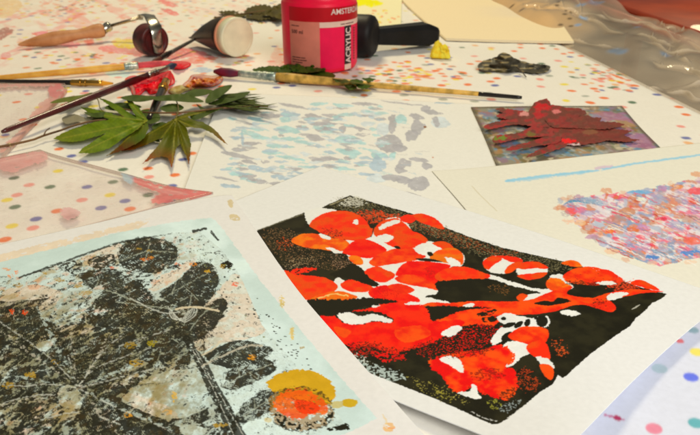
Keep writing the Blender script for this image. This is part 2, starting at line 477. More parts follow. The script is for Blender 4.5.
def dab(x, y, rx, ry, c, slant, seed, al=.86):
    """one brush dab: a slanting lens with pointed, slightly ragged ends"""
    t = np.linspace(0, 1, 9)
    w = np.sin(np.pi * t ** .8) ** .75
    up = np.stack([x - rx + 2 * rx * t, y + slant * (t - .5) * rx - ry * w * (.8 + .4 * vnoise(t * 5, t * 0 + seed, 3))], -1)
    dn = np.stack([x - rx + 2 * rx * t, y + slant * (t - .5) * rx + ry * w * (.6 + .8 * vnoise(t * 5, t * 0 + seed, 9))], -1)[::-1][1:-1]
    A.paint(np.concatenate([up, dn]), c, rough=1.0, rs=5, seed=seed, alpha=al, var=0.10, grain=0.22, gs=4, vs=5)
for k, (L, ox, oy, sc) in enumerate(((L1, 215, 95, 120 / 522), (L2, 325, 95, 130 / 566))):
    for i, (x, y, rx, ry, c) in enumerate(L):
        if rx > 1.7 * ry: dab(ox + x * sc, oy + y * sc, rx * sc * 1.0, ry * sc * .95, c, rs.uniform(-.1, .5), i + 50 * k)
        else: A.ell(ox + x * sc, oy + y * sc, rx * sc * 1.1, ry * sc * 1.15, c, rough=2.6, rs=7, seed=i + 50 * k, alpha=0.88, var=0.10, grain=0.2, gs=4, vs=5)
for k in range(240):
    x = rs.uniform(232, 430); y = rs.uniform(105, 182)
    if y > 105 + 78 * (1 - max(0, (x - 300) / 300)) or (x > 385 and y < 150): continue
    dab(x, y, rs.uniform(3, 9), rs.uniform(.7, 1.9), (g_, a_, b_, p_)[k % 4], rs.uniform(-.1, .35), 200 + k, .75)
for k in range(60):
    x = rs.uniform(235, 425); y = rs.uniform(106, 180)
    A.line([(x, y), (x + rs.uniform(4, 16), y + rs.uniform(-1, 2.5))], rs.uniform(0.5, 1.0), (g_, a_, b_)[k % 3], 0.55, 0.7, grain=0.4)
A.ell(425, 127, 1.6, 1.0, S(120, 80, 50), rough=0.3); A.ell(433, 157.5, 0.8, 0.5, S(160, 90, 50), rough=0.2)
A.build('abstract_print', 0.0010 + 0.0010 * sm(0.9, 1.0, A.u) + 0.0008 * fbm(A.gx / 80, A.gy / 80, 2, 2), pm)
o = bpy.data.objects['abstract_print']
tag(o, 'white sheet dabbed with pale grey and aqua brush marks, behind the red print', 'art print', PRG)

# ---------- E: blank sheet below the two front prints
Es = Sheet([(380, 372), (520, 415)], [(520, 415), (552, 480)], [(395, 520), (552, 480)], [(380, 372), (395, 520)], 60, 60, S(214, 205, 184))
o = Es.build('blank_paper', 0.0009 + 0 * Es.u, pm)
tag(o, 'blank cream sheet peeping out below the lower edge of the red print', 'paper', PRG)

# ---------- plate with multicoloured paint, an inked leaf on it
M = Sheet([(471, 107), (540, 106), (622, 106)], [(622, 106), (640, 127), (662, 149)], [(499, 171), (580, 162), (662, 149)], [(471, 107), (484, 136), (499, 171)], 330, 130, S(132, 122, 98))
for k, (c, th, sd, s0) in enumerate(((S(160, 160, 146), .5, 2, 12), (S(104, 132, 140), .52, 5, 10), (S(150, 110, 62), .55, 8, 9), (S(132, 98, 112), .55, 12, 12), (S(96, 90, 54), .57, 15, 8), (S(190, 176, 148), .62, 18, 6), (S(80, 124, 144), .65, 21, 6))):
    M.mix(0.7 * sm(th - .03, th + .10, fbm(M.gx / s0, M.gy / (s0 * 1.2), sd, 4)), c)
M.mix(0.7 * sm(0.62, 0.9, M.u) * sm(0.45, 0.6, fbm(M.gx / 12, M.gy / 12, 33)), S(150, 100, 125))
dE = np.minimum(np.minimum(M.u * 1.2, (1 - M.u) * 1.2), M.v)
M.mix(0.75 * sm(0.035, 0.012, dE), S(86, 74, 52))
o = M.build('printing_plate', 0.0032 + 0 * M.u, painted('wet_plate', 0.5, 0.15, 0.15, 700), skirt=0.0032)
tag(o, 'thin square plate smeared with blue, ochre and purple paint under a maroon leaf', 'printing plate')
def lc(x, y):
    t = fbm(x / 7, y / 3.5, 8, 4)[:, None]
    c = np.array(S(100, 58, 42)) * (1 - t) + np.array(S(92, 42, 38)) * t
    w = np.clip(sm(0.46, 0.56, fbm(x / 6, y / 2.8, 14, 4)) * (.25 + .75 * sm(590, 540, x)), 0, 1)[:, None]
    c = c * (1 - 0.75 * w) + np.array(S(138, 40, 40)) * 0.75 * w
    for (cx, cy, rx, ry, col, a) in ((541, 107, 9, 4, S(160, 26, 32), .95), (538, 115, 6, 4, S(150, 28, 34), .9), (568, 141, 9, 3, S(190, 18, 26), 1), (573, 144.4, 7, 1.2, S(205, 180, 170), .9), (524, 114, 6, 2.6, S(196, 138, 128), .9), (556, 111.5, 5, 2.2, S(196, 118, 112), .85), (501, 138, 7, 3, S(92, 116, 40), .9), (530, 134, 6, 2.6, S(100, 92, 44), .8), (512, 127, 8, 2, S(122, 96, 70), .6), (590, 132, 10, 3, S(124, 88, 60), .6)):
        g = 1.35 - np.hypot((x - cx) / rx, (y - cy) / ry) + 1.6 * (fbm(x / 2.6, y / 1.6, 31, 3) - .5)
        g = sm(.45, .60, g)[:, None] * a
        c = c * (1 - g) + np.array(col) * g
    m_ = sm(.60, .68, fbm(x / 1.8, y / 1.0, 41, 3))[:, None] * .35
    return c * (1 - .5 * m_) + np.array(S(136, 92, 76)) * .5 * m_
leaf = empty('inked_leaf', V(550, 130), 'jagged maroon inked leaf lying on the paint smeared square plate', 'leaf')
for k, (p, za, zb) in enumerate((("530,121 528,112 531,107.5 535,102 540,100.5 547,98.5 551,104.5 556,105 567,107.5 580,108.5 587,114 575,117 560,119 545,122", .006, .003),
        ("495,109 502,108 514,110 524,111 532,114 540,120 530,121.5 515,120 500,118 496,115 503,113", .0068, .0), ("483,126.5 490,123.5 505,121 520,119.6 540,120 549,126 538,126.5 520,124.5 505,125.5 490,128", .0085, .0),
        ("492,140 495,136 507,134.5 520,133 530,129 548,127 553,134 540,136.5 525,137 510,139.5 498,141.5", .0085, .0), ("505,149 512,145.5 526,143 545,138 559,135 561,142 545,144.8 528,146.5 515,148.5", .0085, .0),
        ("526,155.5 533,151.5 548,146.5 562,141 573,142 566,146.8 552,150.5 538,153.5", .008, .0), ("545,119 556,117.5 572,117.5 588,115 592,117.5 602,117.5 600,121 614,122 625,124.5 616,127.5 606,129 590,129 570,128 552,127", .0072, .001), ("547,126 570,127.5 590,127.5 606,127 620,129.5 632,131 624,135 632,138.5 640,140 626,142 608,140.5 598,142.5 586,144.5 574,145.5 562,142.5 552,134", .0062, .001))):
    q_ = np.array(pp(p)); ym = q_[:, 1].mean(); q_[:, 1] = ym + (q_[:, 1] - ym) * (1.3 if 2 <= k <= 5 else 1.0); p = [tuple(v) for v in q_]
    blob_poly('lobe', p, (lambda za, zb, k: lambda x, y: za * .72 + .0008 + zb * sm(112, 100, y) + .0006 * (vnoise(x / 12, y / 7, 3 + k) - .5))(za, zb, k), lc, painted('inked_leaf', 0.45, 0.25, 0.2, 900), leaf, step=1.1, sk=2, serr=.5)

# ---------- C: sheet with a pink and blue print and one blue line
Cc = Sheet([(432, 171), (500, 165.5), (700, 143), (830, 127)], [(830, 127), (900, 340)], [(530, 290), (900, 340)], [(432, 171), (468, 212), (530, 290)], 760, 380, S(208, 200, 176))
Cc.line("506,181 540,176.5 595,170.5 640,163 700,155 790,143", 2.6, S(138, 178, 190), 0.9, 0.5, grain=0.2, gs=6, w1=1.6)
Cc.line("506,181.5 540,178.5 590,171.5", 2.4, S(140, 176, 186), 0.6, 0.7, grain=0.35, gs=3)
Cc.line("596,168.5 602,167 612,166", 2.6, S(190, 160, 175), 0.7, 0.8)
Cc.line("472,186 482,197 497,211", 0.7, S(176, 164, 132), 0.7, 0.2)
BL = "562,206 570,199 590,195.5 620,193 650,189 662,186 672,186 684,181 700,180 725,176 760,174 790,200 780,250 740,256 705,257 690,259 675,263 660,265 648,263 635,258 618,253 603,247 596,239 585,231 575,221 567,212"
I = Cc.sel(pp(BL)); x, y = Cc.x[I], Cc.y[I]
wx = x + 5 * (fbm(x / 6, y / 4, 71, 3) - .5); wy = y + 4 * (fbm(x / 6, y / 4, 73, 3) - .5)
mk = inside(wx, wy, spline(pp(BL)))
sx = (x * 0.92 + y * 0.45); sy = (-x * 0.32 + y * 0.95)      # streaks run down to the right
base = np.tile(np.array(S(192, 166, 164), np.float32), (len(x), 1))
for c, th, sd, l, w_ in ((S(176, 166, 176), .48, 1, 26, 6), (S(196, 140, 148), .50, 4, 34, 4.5), (S(156, 138, 162), .54, 7, 24, 6), (S(166, 174, 178), .53, 9, 30, 5), (S(212, 106, 118), .61, 12, 30, 3.4), (S(184, 132, 100), .58, 16, 17, 8), (S(210, 198, 190), .585, 20, 34, 2.6), (S(122, 142, 160), .62, 24, 20, 5), (S(222, 70, 88), .67, 28, 20, 4), (S(212, 202, 194), .63, 33, 14, 1.8), (S(182, 110, 74), .66, 38, 14, 7)):
    w = (0.8 * sm(th - .02, th + .06, fbm(sx / (l * .62) + .8 * fbm(x / 9, y / 6, sd + 60, 2), sy / (w_ * 1.45), sd, 4, .58)))[:, None]
    base = base * (1 - w) + np.array(c) * w
hole = fbm(sx / 7, sy / 1.6, 90, 3) < 0.25
J = (I[0][mk & ~hole], I[1][mk & ~hole]); Cc.c[J[0], J[1], :3] = base[mk & ~hole]
for (cx, cy, rx, ry, c, al) in ((571, 211, 6, 3.4, S(226, 85, 90), .85), (580, 223, 6, 3, S(215, 170, 130), .8), (627, 212, 9, 5, S(176, 125, 90), .8), (616, 219, 9, 4, S(165, 130, 115), .7), (632, 229, 6, 3, S(190, 105, 60), .85), (645, 229, 6, 2, S(190, 110, 60), .85), (609, 231.5, 5, 2, S(196, 115, 60), .9), (598, 234.5, 5, 3, S(210, 165, 140), .75), (692, 202, 5, 3, S(200, 95, 60), .8), (676, 187, 8, 2.6, S(190, 120, 60), .85), (697, 191, 9, 4, S(230, 85, 95), .8), (694, 241, 11, 4, S(205, 100, 80), .8), (636, 253, 10, 3, S(190, 115, 70), .9), (612, 251, 7, 3, S(215, 175, 140), .7), (652, 257, 7, 2, S(60, 110, 160), .85), (693, 253, 13, 2.4, S(70, 120, 165), .85), (655, 201, 8, 4, S(150, 150, 165), .8), (661, 219, 6, 2, S(226, 60, 80), .9), (690, 219, 9, 4, S(185, 155, 135), .7), (588, 213, 7, 3, S(140, 135, 165), .6), (652, 263, 6, 2.4, S(215, 180, 150), .6), (690, 262, 7, 2.4, S(215, 180, 150), .6), (700, 174, 10, 3, S(190, 120, 60), .6), (668, 260, 3, 1.6, S(210, 165, 130), .6), (640, 192, 14, 1.6, S(105, 150, 175), .8), (663, 187.5, 7, 2, S(90, 140, 160), .7)):
    Cc.ell(cx, cy, rx, ry, c, rough=1.3, alpha=al, var=0.12, seed=int(cx), grain=0.25, gs=2)
for k in range(80):
    q = spline(pp(BL)); cx, cy = (q[rs.randint(len(q))] + rs.normal(size=2) * (4, 2)) if k < 30 else (rs.uniform(570, 740), rs.uniform(186, 258))
    if k >= 30 and not inside(np.array([cx]), np.array([cy]), q)[0]: continue
    col = (S(186, 120, 78), S(176, 128, 100), S(150, 134, 130), S(170, 124, 150), S(206, 168, 140), S(140, 150, 168))[k % 6]
    Cc.ell(cx, cy, rs.uniform(3, 8), rs.uniform(1.6, 3.6), col, rot=rs.uniform(-10, 30), rough=1.6, rs=3, alpha=rs.uniform(.4, .75), grain=.33, gs=1.4, seed=300 + k, var=.14)
for k in range(130):
    cx, cy = rs.uniform(566, 720), rs.uniform(190, 256); L_ = rs.uniform(8, 26)
    if not inside(np.array([cx]), np.array([cy]), spline(pp(BL)))[0]: continue
    Cc.line([(cx, cy), (cx + L_ * .5, cy + L_ * .18 + rs.uniform(-1, 1)), (cx + L_, cy + L_ * .42)], rs.uniform(.6, 1.3), (S(84, 134, 150), S(220, 212, 204), S(196, 60, 84), S(140, 118, 150), S(150, 60, 52))[k % 5], .7, .6, grain=.36)
for k in range(7):
    Cc.line([(564 + k, 203 - k * .9 + 2), (575 + k * 2, 199 + k * .7), (598 + k, 197 + k * 1.4)], 0.9, S(80, 130, 150), 0.7, 0.5, grain=0.3)
o = Cc.build('streaked_print', 0.0021 + 0.0015 * sm(.07, .17, Cc.u) * (1 - Cc.v) + 0.0001 * sm(0.06, 0, Cc.u) * sm(0, 0.2, Cc.v), im)
tag(o, 'white sheet with a pink and blue streaked print and one thin blue line', 'art print', PRG)

# ---------- B: the orange-red and black botanical print
B = Sheet([(320, 166.5), (440, 202), (560, 240), (738, 301)], [(738, 301), (700, 321), (640, 374), (580, 435), (551, 463)], [(207, 212), (290, 315), (352, 380), (393, 399.5), (480, 434), (551, 463)], [(320, 166.5), (264, 189), (207, 212)], 900, 520, PAPER)
# note: edge 'left' here is the far-left short side; 'bottom' runs from the left corner round to the near corner
K = S(24, 22, 10); K2 = S(34, 31, 15)
WH = S(208, 203, 186)
O1, O2, O3, OY = S(255, 78, 10), S(252, 50, 6), S(238, 22, 5), S(255, 112, 34)
B.paint("253.5,232 280,221.5 304.5,212.5 318,209 335,201.5 350,195.5 375,203 420,216 440,225.5 470,237 500,247 530,254 570,263 600,272 640,287 667,294 661,299 652,303 645,311 636,318 630,326 615,336 590,354 566,376 562,378 558,375 553,384 540,392 520,409 507,419 498,424 492,424 480,419 440,400.5 400,385 370,373 345,347 325,324 300,290 285,272", K, rough=0.5, smooth=False, var=0.10, rgb2=K2, vs=6)
def speck(poly, rgb, thr, gs=0.9, seed=1, al=0.8, rough=3):
    B.paint(poly, rgb, rough=rough + 1.5, grain=thr + (.045 if thr > .55 else .01), gs=gs * .68, seed=seed, alpha=al, var=0.2)
speck("330,205 350,196 400,211 440,226 500,248 570,264 560,272 500,262 460,247 420,232 380,222 350,213", S(120, 112, 82), .57, .8, 2)
speck("340,204 352,197 362,200 365,205 350,207", S(190, 184, 160), .42, 1.2, 5)
speck("355,212 380,211 400,217 395,224 375,224 358,219", S(215, 70, 25), .50, 1.3, 3)
speck("405,222 440,228 480,243 520,254 500,258 460,246 425,234", S(150, 80, 45), .60, .9, 4)
speck("262,235 285,228 310,240 330,258 350,262 340,270 310,266 280,260", S(130, 100, 70), .63, .8, 6)
speck("276,240 290,238 292,248 280,249", S(230, 90, 40), .60, .9, 7)
speck("330,255 352,258 358,270 340,272", S(150, 120, 95), .62, .8, 8)
speck("285,262 312,256 315,264 290,270", S(150, 130, 100), .62, .8, 9)
B.paint("286,273 292,270 300,268 316,268 314,272 300,273 305,277 290,279", O2, rough=1.4, grain=.38, gs=1.6)
# bare paper
for p in ("304.5,212 313,209 321,207.5 336,210.5 328,214 318,219 311,225 307,222", "344,241 366,236 395,246 412,244 430,241 445,246 463,254 461,266 440,271 430,281 446,293 440,306 420,312 400,302 380,300 362,296 340,293 334,284 352,284 365,286 378,286 370,275 360,267 352,262 346,253",
          "372,239 379,225 388,218.5 399,218 410,228 400,240 388,246", "336,278 345,281 343,287 352,290 365,291 373,295 372,299 358,299 350,298 338,294 325,298 312,300 330,290", "484,261 490,257 500,256 512,257 521,259 521,264 513,269 505,273.5 495,273.5 486,269",
          "516,268 522,263 535,262 545,266 547.5,271 540,277.5 528,279.5 519,276", "547,283 551,276.5 560,274 567,280 572,285 573,288 565,290 555,291 548,288", "487,274 500,277.5 515,282.5 530,287.5 545,289 556,288 560,291 540,298 530,304 518,303 526,295 516,289 504,284 490,279"):
    B.paint(p, WH, rough=1.0, rs=2.2, var=0.02)
B.paint("410,287 430,293 446,301 454,306 436,307 410,306", WH, rough=1.0, rs=2.2, var=.02)
def O(p, c, c2=None, rough=0.5, seed=None, **k):
    q = np.array(pp(p)); m = q.mean(0); d = np.hypot(*(q - m).T)[:, None] + .1; q = m + (q - m) * (1 + .7 / d)   # ink spreads a little
    B.paint(q, c, rough=rough, rgb2=c2, seed=seed or int(pp(p)[0][0]), var=0.10, vs=5, **k)
# petals and leaves
O("310,225 317,217.5 329,212.5 345,211.5 358,215.5 366,222 370,228 372,229 369,237 356,240 340,238.5 325,234 315,229", O1, O2)
B.paint("353,222 357,219.5 358,224 354,224", WH, rough=1.0, rs=2.2); speck("322,229 345,233 340,237 326,234", K, .55, .7, 12)
O("292,240.5 300,235 315,234 331,238 345,240.5 351,247 348,252 335,251.5 320,248.5 305,247 296,244", O1, OY)
B.paint("319,233.5 328,236 331,239 323,239", WH, rough=1.0, rs=2.2); B.paint("326,247 338,250 345,253 335,253", WH, rough=1.0, rs=2.2)
O("343,251.5 352,243 362,239.5 375,243 386,249.5 381,254 370,257.5 358,256.5 346,254", O3, O2)
O("349,257.5 356,256 362,260 361.5,264 355,263.5", O1, OY)
O("374,233 378,225 385,220.5 397,219 405,224.5 412,231 420,234 427,240 420,245.5 408,248.5 395,247 385,242", O1, O2)
B.paint("379,227 389,221.5 400,219.5 398,223.5 388,226.5 381,230", WH, rough=1.0, rs=2.2); B.paint("377,236.5 387,234 394,238 386,242 379,240.5", WH, rough=1.0, rs=2.2)
O("412,216 420,214 430,216.5 438,221 443,226.5 442,229 431,225.5 420,221.5", O1, O2); O("401,217.5 409,215 415,219 410,222.5 403,221", O2)
O("370,262 380,254 395,249.5 412,248.5 423,254 423,258.5 405,261.5 388,264.5 376,266", O2, O1)
B.paint("414,247.5 424,243.5 434,242 441,247 437,251 426,255 418,253", WH, rough=1.0, rs=2.2)
O("433,243.5 442,241.5 450,244.5 452.5,249.5 445,249.5 440,247", O1, O2); O("430,257 439,250.5 452,248.5 460,252 463,258 460.5,265 450,263 438,260.5", OY, O1)
B.paint("445,257.5 454,258.5 461,264 456,268.5 448,268.5 449,263", WH, rough=1.0, rs=2.2)
B.paint("427,252.5 431,252 433.5,255 429.5,256", K, rough=.4); B.paint("394,246.5 398,246 401,248.5 397,249", K, rough=.4)
O("396,274 404,264 412,261.5 427,262 445,264 450,266.5 441,273 437,281 430,287 415,283 402,277", O3, O2)
B.paint("416,258.5 430,258.5 443,262 430,261.5 420,260.5", K, rough=.3); B.paint("451,267 458,266 463,269 455,269", K, rough=.3)
speck("424,270 431,268 434,275 427,276", S(150, 25, 5), .5, .8, 15)
O("436,275 445,269.5 457,267 470,268.5 484,273 490,276 482,279.5 465,281.5 450,281.5 438,280", O1, O2)
O("365,272 376,267 386,270.5 394,274 392,278.5 382,282 372,279", O1, O2); O("395,278.5 406,275 420,277 431,283 445,288 441,291 425,287 405,284", O2, O1)
O("341,284.5 350,280 362,283 373,287.5 368,291 355,291.5 345,289", O1, O2); O("285,271 296,275 312,276.5 326,278.5 336,284.5 335,290 325,294.5 311,298.5 303,298.5 298,291", O1, O2)
O("311,299 322,294 338,291.5 350,294 357,297.5 346,301.5 335,302 320,301.5", OY, O1); B.line("318,298 335,294 348,296", 1.2, S(236, 190, 120), .8, .7)
O("369,293 374,288 386,285.5 396,290 404,292.5 416,297 419,301.5 405,302 390,301 375,298.5", O3, O2); O("388,286.5 400,284 412,288 412.5,291.5 401,293.5", O2, O1)
speck("375,289 388,288 398,294 385,298", S(150, 20, 5), .56, .7, 17)
# discs
O("483.5,263 487,258.5 494,256.5 500,257 501,260 494,264 489,269 485,267", O1, O2); O("497,256.5 505,256 513,257 521,259 521,262 511,261.5 505,259", O2)
O("505,272.5 509,266 516,262.5 521.5,263 516,268.5 511,272", O1)
O("516.5,267 522,263 535,262 545,265.5 547,268.5 535,268 524,269", O1, O2); O("518,275.5 530,274 546,272.5 541,277.5 528,279.5", O1, O2)
O("547,282.5 551,278 558,277.5 562,281 566,284 571,286 565,289 555,290.5 548,287.5", O1, OY); B.paint("549.5,276.5 557,274.5 564,277.5 560,279", WH, rough=1.0, rs=2.2)
O("563.5,277 569,271.5 579,268 592,267.5 604,270 614,274 622,279 621,282 608,282.5 596,285 580,284 568,281.5", O2, O1, grain=.18, gs=.9)
speck("566,281 580,281 600,282 618,280 612,286 590,287 570,286", K, .42, .7, 18, rough=1.5)
speck("612,278 632,282 640,288 620,290 608,287", S(200, 70, 40), .45, .8, 19)
B.paint("596,283 610,281 616,284 605,285", WH, rough=1.0, rs=2.2)
O("562,263.5 569,260.5 577,261.5 581,266.5 572,265.5", O1, OY); O("600,270.5 609,270.5 618,276.5 612,276", O2); O("631,283 640,280 651,284.5 659,290 648,288.5 637,285.5", O1, O2)
# black wedge, stems
B.paint("436,282.5 460,279.5 489,279 515,286.5 541,292.5 526,294.5 516,299 504,302 470,302.5 446,300.5 425,296.5 438,293", K, rough=1.2, rgb2=K2); speck("490,283 510,288 505,294 492,291", S(130, 90, 50), .6, .7, 21)
O("517,297.5 522,294 527,296 521,300.5", O1)
O("428,303 450,303 478,301 508,302 530,300 545,294 560,288 572,287 566,293 573,296 590,298 603,298.5 613,303.5 615,309 610,312 598,309 584,305 572,305.5 555,311 535,314 515,314.5 505,318 492,326 478,326 460,330 440,338 425,346 405,346 395,330 410,315", O2, O1)
B.paint("534,303.5 545,300.5 553,301.5 559,297.5 571,301 562,303.5 548,305.5", K, rough=.5); B.paint("560,311 567,309.5 575,311 580,314 571,316 562,314", WH, rough=1.0, rs=2.2)
O("572,297.5 590,298.5 610,293 632,289.5 663,291.5 640,293.5 622,297 605,300.5 588,303", O1, O2); B.paint("607,295.5 618,292 628,293.5 619,298 609,300.5", WH, rough=1.0, rs=2.2); speck("592,302 606,300 606,304 595,306", K, .5, .7, 22)
B.paint("464,305 474,303.5 472,307 464,307", WH, rough=1.0, rs=2.2)
B.paint("420,306.5 448,306 492,307.5 470,309.5 455,313 440,319 428,321.5 424,315 428,311", K, rough=1.2)
for p in ("478,313 496,309 492,315 480,316", "484,318 498,316 495,321 483,322"): B.paint(p, K, rough=1.5, grain=.4, gs=1.5)
# big red wash
O("319,317.5 334,316 345,322.5 360,324.5 375,321.5 389,323 392,319 377,312 352,311.5 372,308 381,302 401,301.5 421,305 428,313 432,321 462,320 456,331 441,337 430,343 410,349 392,353 372,346 355,347 345,344 339,338 329,329", O3, O2, rough=1.6, rs=2.2)
O("335,327 350,331 345,337 338,334", O1); O("395,330 420,326 430,335 405,342", O2, O1)
B.paint("336,313.5 349,312 360,316 374,314 388,318 393,320.5 388,322.5 375,321 360,324 346,323", WH, rough=1.0, rs=2.2); B.paint("371,304.5 377,302.5 379.5,306 373,307.5", WH, rough=1.0, rs=2.2); B.paint("404,304 414,301.5 418,304.5 411,305", WH, rough=1.0, rs=2.2)
B.paint("306,300 325,299.5 350,299 365,297.5 380,298.5 398,301.5 385,303.5 365,307 345,312 326,316 315,313", K, rough=1.6, rs=2); B.paint("344,268 352,263 362,270 371,279 379,285 366,284 350,279 330,275", K, rough=1.1, rs=2)
# lower dark mass with sprayed edges
B.paint("425,357 432,346 450,335 465,325.5 486,324.5 500,328 495,340 488,348 470,351 446,354", K, rough=1.8, rs=2); speck("415,352 440,338 470,326 500,326 490,345 450,356", O3, .56, .7, 24)
speck("345,345 372,342 400,350 430,340 440,350 410,360 380,358 355,352", K, .46, .7, 25); speck("372,352 400,352 405,358 380,362", O3, .5, 1.1, 26)
speck("350,348 372,344 378,352 360,356", S(170, 30, 10), .5, .8, 27)
B.paint("441,333.5 450,327.5 457,325 462,329 451,336.5", WH, rough=1.0, rs=2.2)
B.paint("497,318.5 506,313 520,316 534,318 543,315.5 549,318 548,326 535,328 521,328 511,334 502,341 494,345 491.5,340 499,329 505,325", WH, rough=1.0, rs=2.2)
for (x, y, rx, ry, r) in ((503.5, 318.5, 2.6, 1.8, 0), (509, 325, 7, 2.3, -16), (518.5, 324.5, 5.4, 2.6, -35), (527.5, 322.5, 4.2, 3, -60), (507.5, 336.5, 7, 4, -32), (542, 321, 6, 6, 0), (536, 318, 2, 1.4, 0), (497, 327, 3, 2, 10)):
    B.ell(x, y, rx, ry, K, rot=r, rough=.5)
O("509,336 517,329 527,327 541,327.5 548,331.5 546,341 536,346 525,344 514,340", O2, O1)
B.paint("503,346 514,340.5 528,345 531,352 522,357 512,366 504,367 511,359", WH, rough=1.0, rs=2.2); O("527,346 537,341.5 546,344 549.5,357 545,360 535,356 529,352", O1, O2)
B.paint("536,356.5 550,360 554,368 545,367.5", WH, rough=1.0, rs=2.2); O("540,365 550,366 553,372 551,379 545,375", O1)
O("429,361.5 440,357 450,354 466,352 485,350 495,346 505,347 513,354 512.5,362 504,366.5 513,370 517,378 515.5,390 508,399 499,398.5 489,395 479,391 471,386 465,391 455,390.5 447,382.5 440,373 432,368.5", O3, O1, rough=2.6, rs=2)
B.paint("440,358.5 450,356 460,360 463,367 462,372.5 452,366.5 443,362", WH, rough=1.0, rs=2.2); B.paint("457,392.5 470,390.5 471.5,384 476,386 478,393 481,399 469,397", WH, rough=1.0, rs=2.2)
speck("472,372 485,368 500,371 505,376 490,379 476,379", S(110, 25, 8), .48, 1.0, 30); speck("500,392 516,388 512,400 502,402", K, .45, .9, 31); speck("430,352 460,350 490,346 485,354 450,358", K, .5, .7, 32)
B.ell(524, 372, 8, 4, K, rough=.6); B.ell(529, 383, 11, 7.5, K, rough=.6); speck("517,371 524,368 532,371 526,376", S(170, 64, 30), .55, .8, 33, .65); speck("519,383 528,376 539,380 537,388 526,391", S(172, 70, 32), .54, .8, 34, .65)
speck("432,386 446,390 453,398 440,398", S(150, 140, 62), .58, .9, 35, .6); speck("487,402 497,400 503,405 493,409", S(150, 146, 66), .56, .9, 36, .65); speck("498,408 515,400 518,404 505,413", S(140, 148, 138), .55, .9, 37, .7)
speck("355,357 372,364 395,371 408,379 396,381 372,374 360,367", S(170, 180, 165), .5, 1.3, 38); speck("352,352 362,354 372,362 360,362", S(185, 185, 165), .57, .9, 39); speck("410,376 440,386 470,404 450,401 420,389", S(140, 130, 70), .6, .9, 40)
B.line("553,386 540,394 522,408 508,418", 1.2, WH, .9, .8, grain=.35, gs=1.5); B.line("470,411 484,418 497,421", 1.0, WH, .7, .8, grain=.4)
B.line("258,230 280,222 303,214", .8, S(110, 104, 78), .8, .3); B.line("330,205 345,199", .8, S(150, 140, 110), .8, .3)
B.ell(636, 307, 5, .8, S(150, 145, 125), rot=-30, rough=.3); speck("555,340 566,345 565,358 556,355", S(170, 75, 35), .55, .8, 41)
B.ell(393, 425, .1, .1, WH)
zB = 0.0040 + 0.0008 * fbm(B.gx / 60, B.gy / 60, 6, 2) + 0.0020 * sm(0.75, 1.0, B.v) * sm(0.52, 0.75, B.u) + 0.0045 * sm(0.72, 1.0, B.u) * sm(0.35, 0.9, B.v)
o = B.build('botanical_print', zB, im)
tag(o, 'white sheet with an orange-red and black botanical print of petals and stems', 'art print', PRG)

# ---------- D: dark leaf print on pale aqua
D = Sheet([(-60, 258), (0, 244.5), (100, 222), (170, 204.5), (216, 196), (232, 195)], [(232, 195), (256, 230), (297, 289), (345, 345), (393, 399.5), (412, 421), (440, 452)], [(-60, 560), (440, 452)], [(-60, 258), (-60, 560)], 980, 720, S(207, 200, 186))
AQ, PI, OC = S(184, 198, 184), S(204, 188, 166), S(150, 122, 48)
prt = "-70,275 -20,266 0,262 60,247 125,231 180,221 212,217.5 222,228 260,280 300,329 340,377 377,418 352,431 320,442 200,470 -70,520"
D.paint("-60,268 0,254.5 60,240 125,225 150,219 125,236 60,254 0,272", S(205, 184, 152), rough=1.5, alpha=.7, grain=.35, gs=3)
D.paint(prt, AQ, rough=0.9, smooth=False, var=.04, rgb2=S(196, 208, 196), vs=20)
x, y = D.x, D.y
inner = inside(x, y, np.array(pp("-70,285 0,276 20,277 125,241 172,233 200,232 222,250 240,275 262,325 300,370 330,400 345,425 200,470 -70,520")))
n_lo = fbm(D.gx / 18, D.gy / 14, 3, 3)
n_mid = fbm(D.gx / 2.0, D.gy / 2.7, 8, 5, .68)
n_fine = fbm(D.gx / 0.45, D.gy / 0.6, 15, 3, .7)
warp = fbm(D.gx / 7, D.gy / 5, 44, 3)
rid = 1 - np.abs(2 * fbm(D.gx / 3.5 + 2 * warp, D.gy / 4.5 + 2 * warp, 27, 4) - 1) * 3.5
# undercolour
pinkw = np.zeros_like(x, dtype=np.float32)
def soft(p, e=5.0, smooth=True):
    poly = spline(pp(p)) if smooth else np.array(pp(p))
    xx = x + (n_mid - .5) * e * 4; yy_ = y + (warp - .5) * e * 3
    I = D.sel(poly, e * 2); r = np.zeros_like(x, dtype=np.float32)
    r[I] = inside(xx[I], yy_[I], poly)
    return r
for p in ("205,305 222,288 236,276 252,298 265,333 245,340 218,343 203,352 194,344", "0,296 30,285 60,292 55,305 25,318 0,312", "150,288 165,274 185,262 196,262 170,285 156,292", "40,330 80,322 95,330 70,340 40,338", "85,256 120,243 120,256 100,268 84,262", "120,390 165,405 180,420 150,420", "30,405 70,400 80,415 40,425"):
    pinkw = np.maximum(pinkw, soft(p, 2.5))
D.mix(pinkw * inner * (0.6 + .5 * n_mid), PI)
D.mix(inner * 0.55 * sm(.57, .72, fbm(D.gx / 5, D.gy / 8, 61, 3)) * sm(240, 150, x), OC)
D.mix(inner * 0.4 * sm(.62, .74, fbm(D.gx / 4, D.gy / 5, 66, 3)) * sm(230, 150, x), S(196, 120, 52))
D.mix(inner * 0.5 * sm(.55, .70, fbm(D.gx / 5, D.gy / 4, 71, 3)), S(200, 214, 206))
D.mix(inner * (.12 + .42 * sm(250, 180, x) * sm(285, 320, y)) * sm(.40, .62, .5 * n_mid + .5 * fbm(D.gx / 2.2, D.gy / 3, 101, 4, .65)), S(112, 104, 70))
D.mix(inner * .15 * sm(.5, .7, n_fine), S(92, 88, 62))
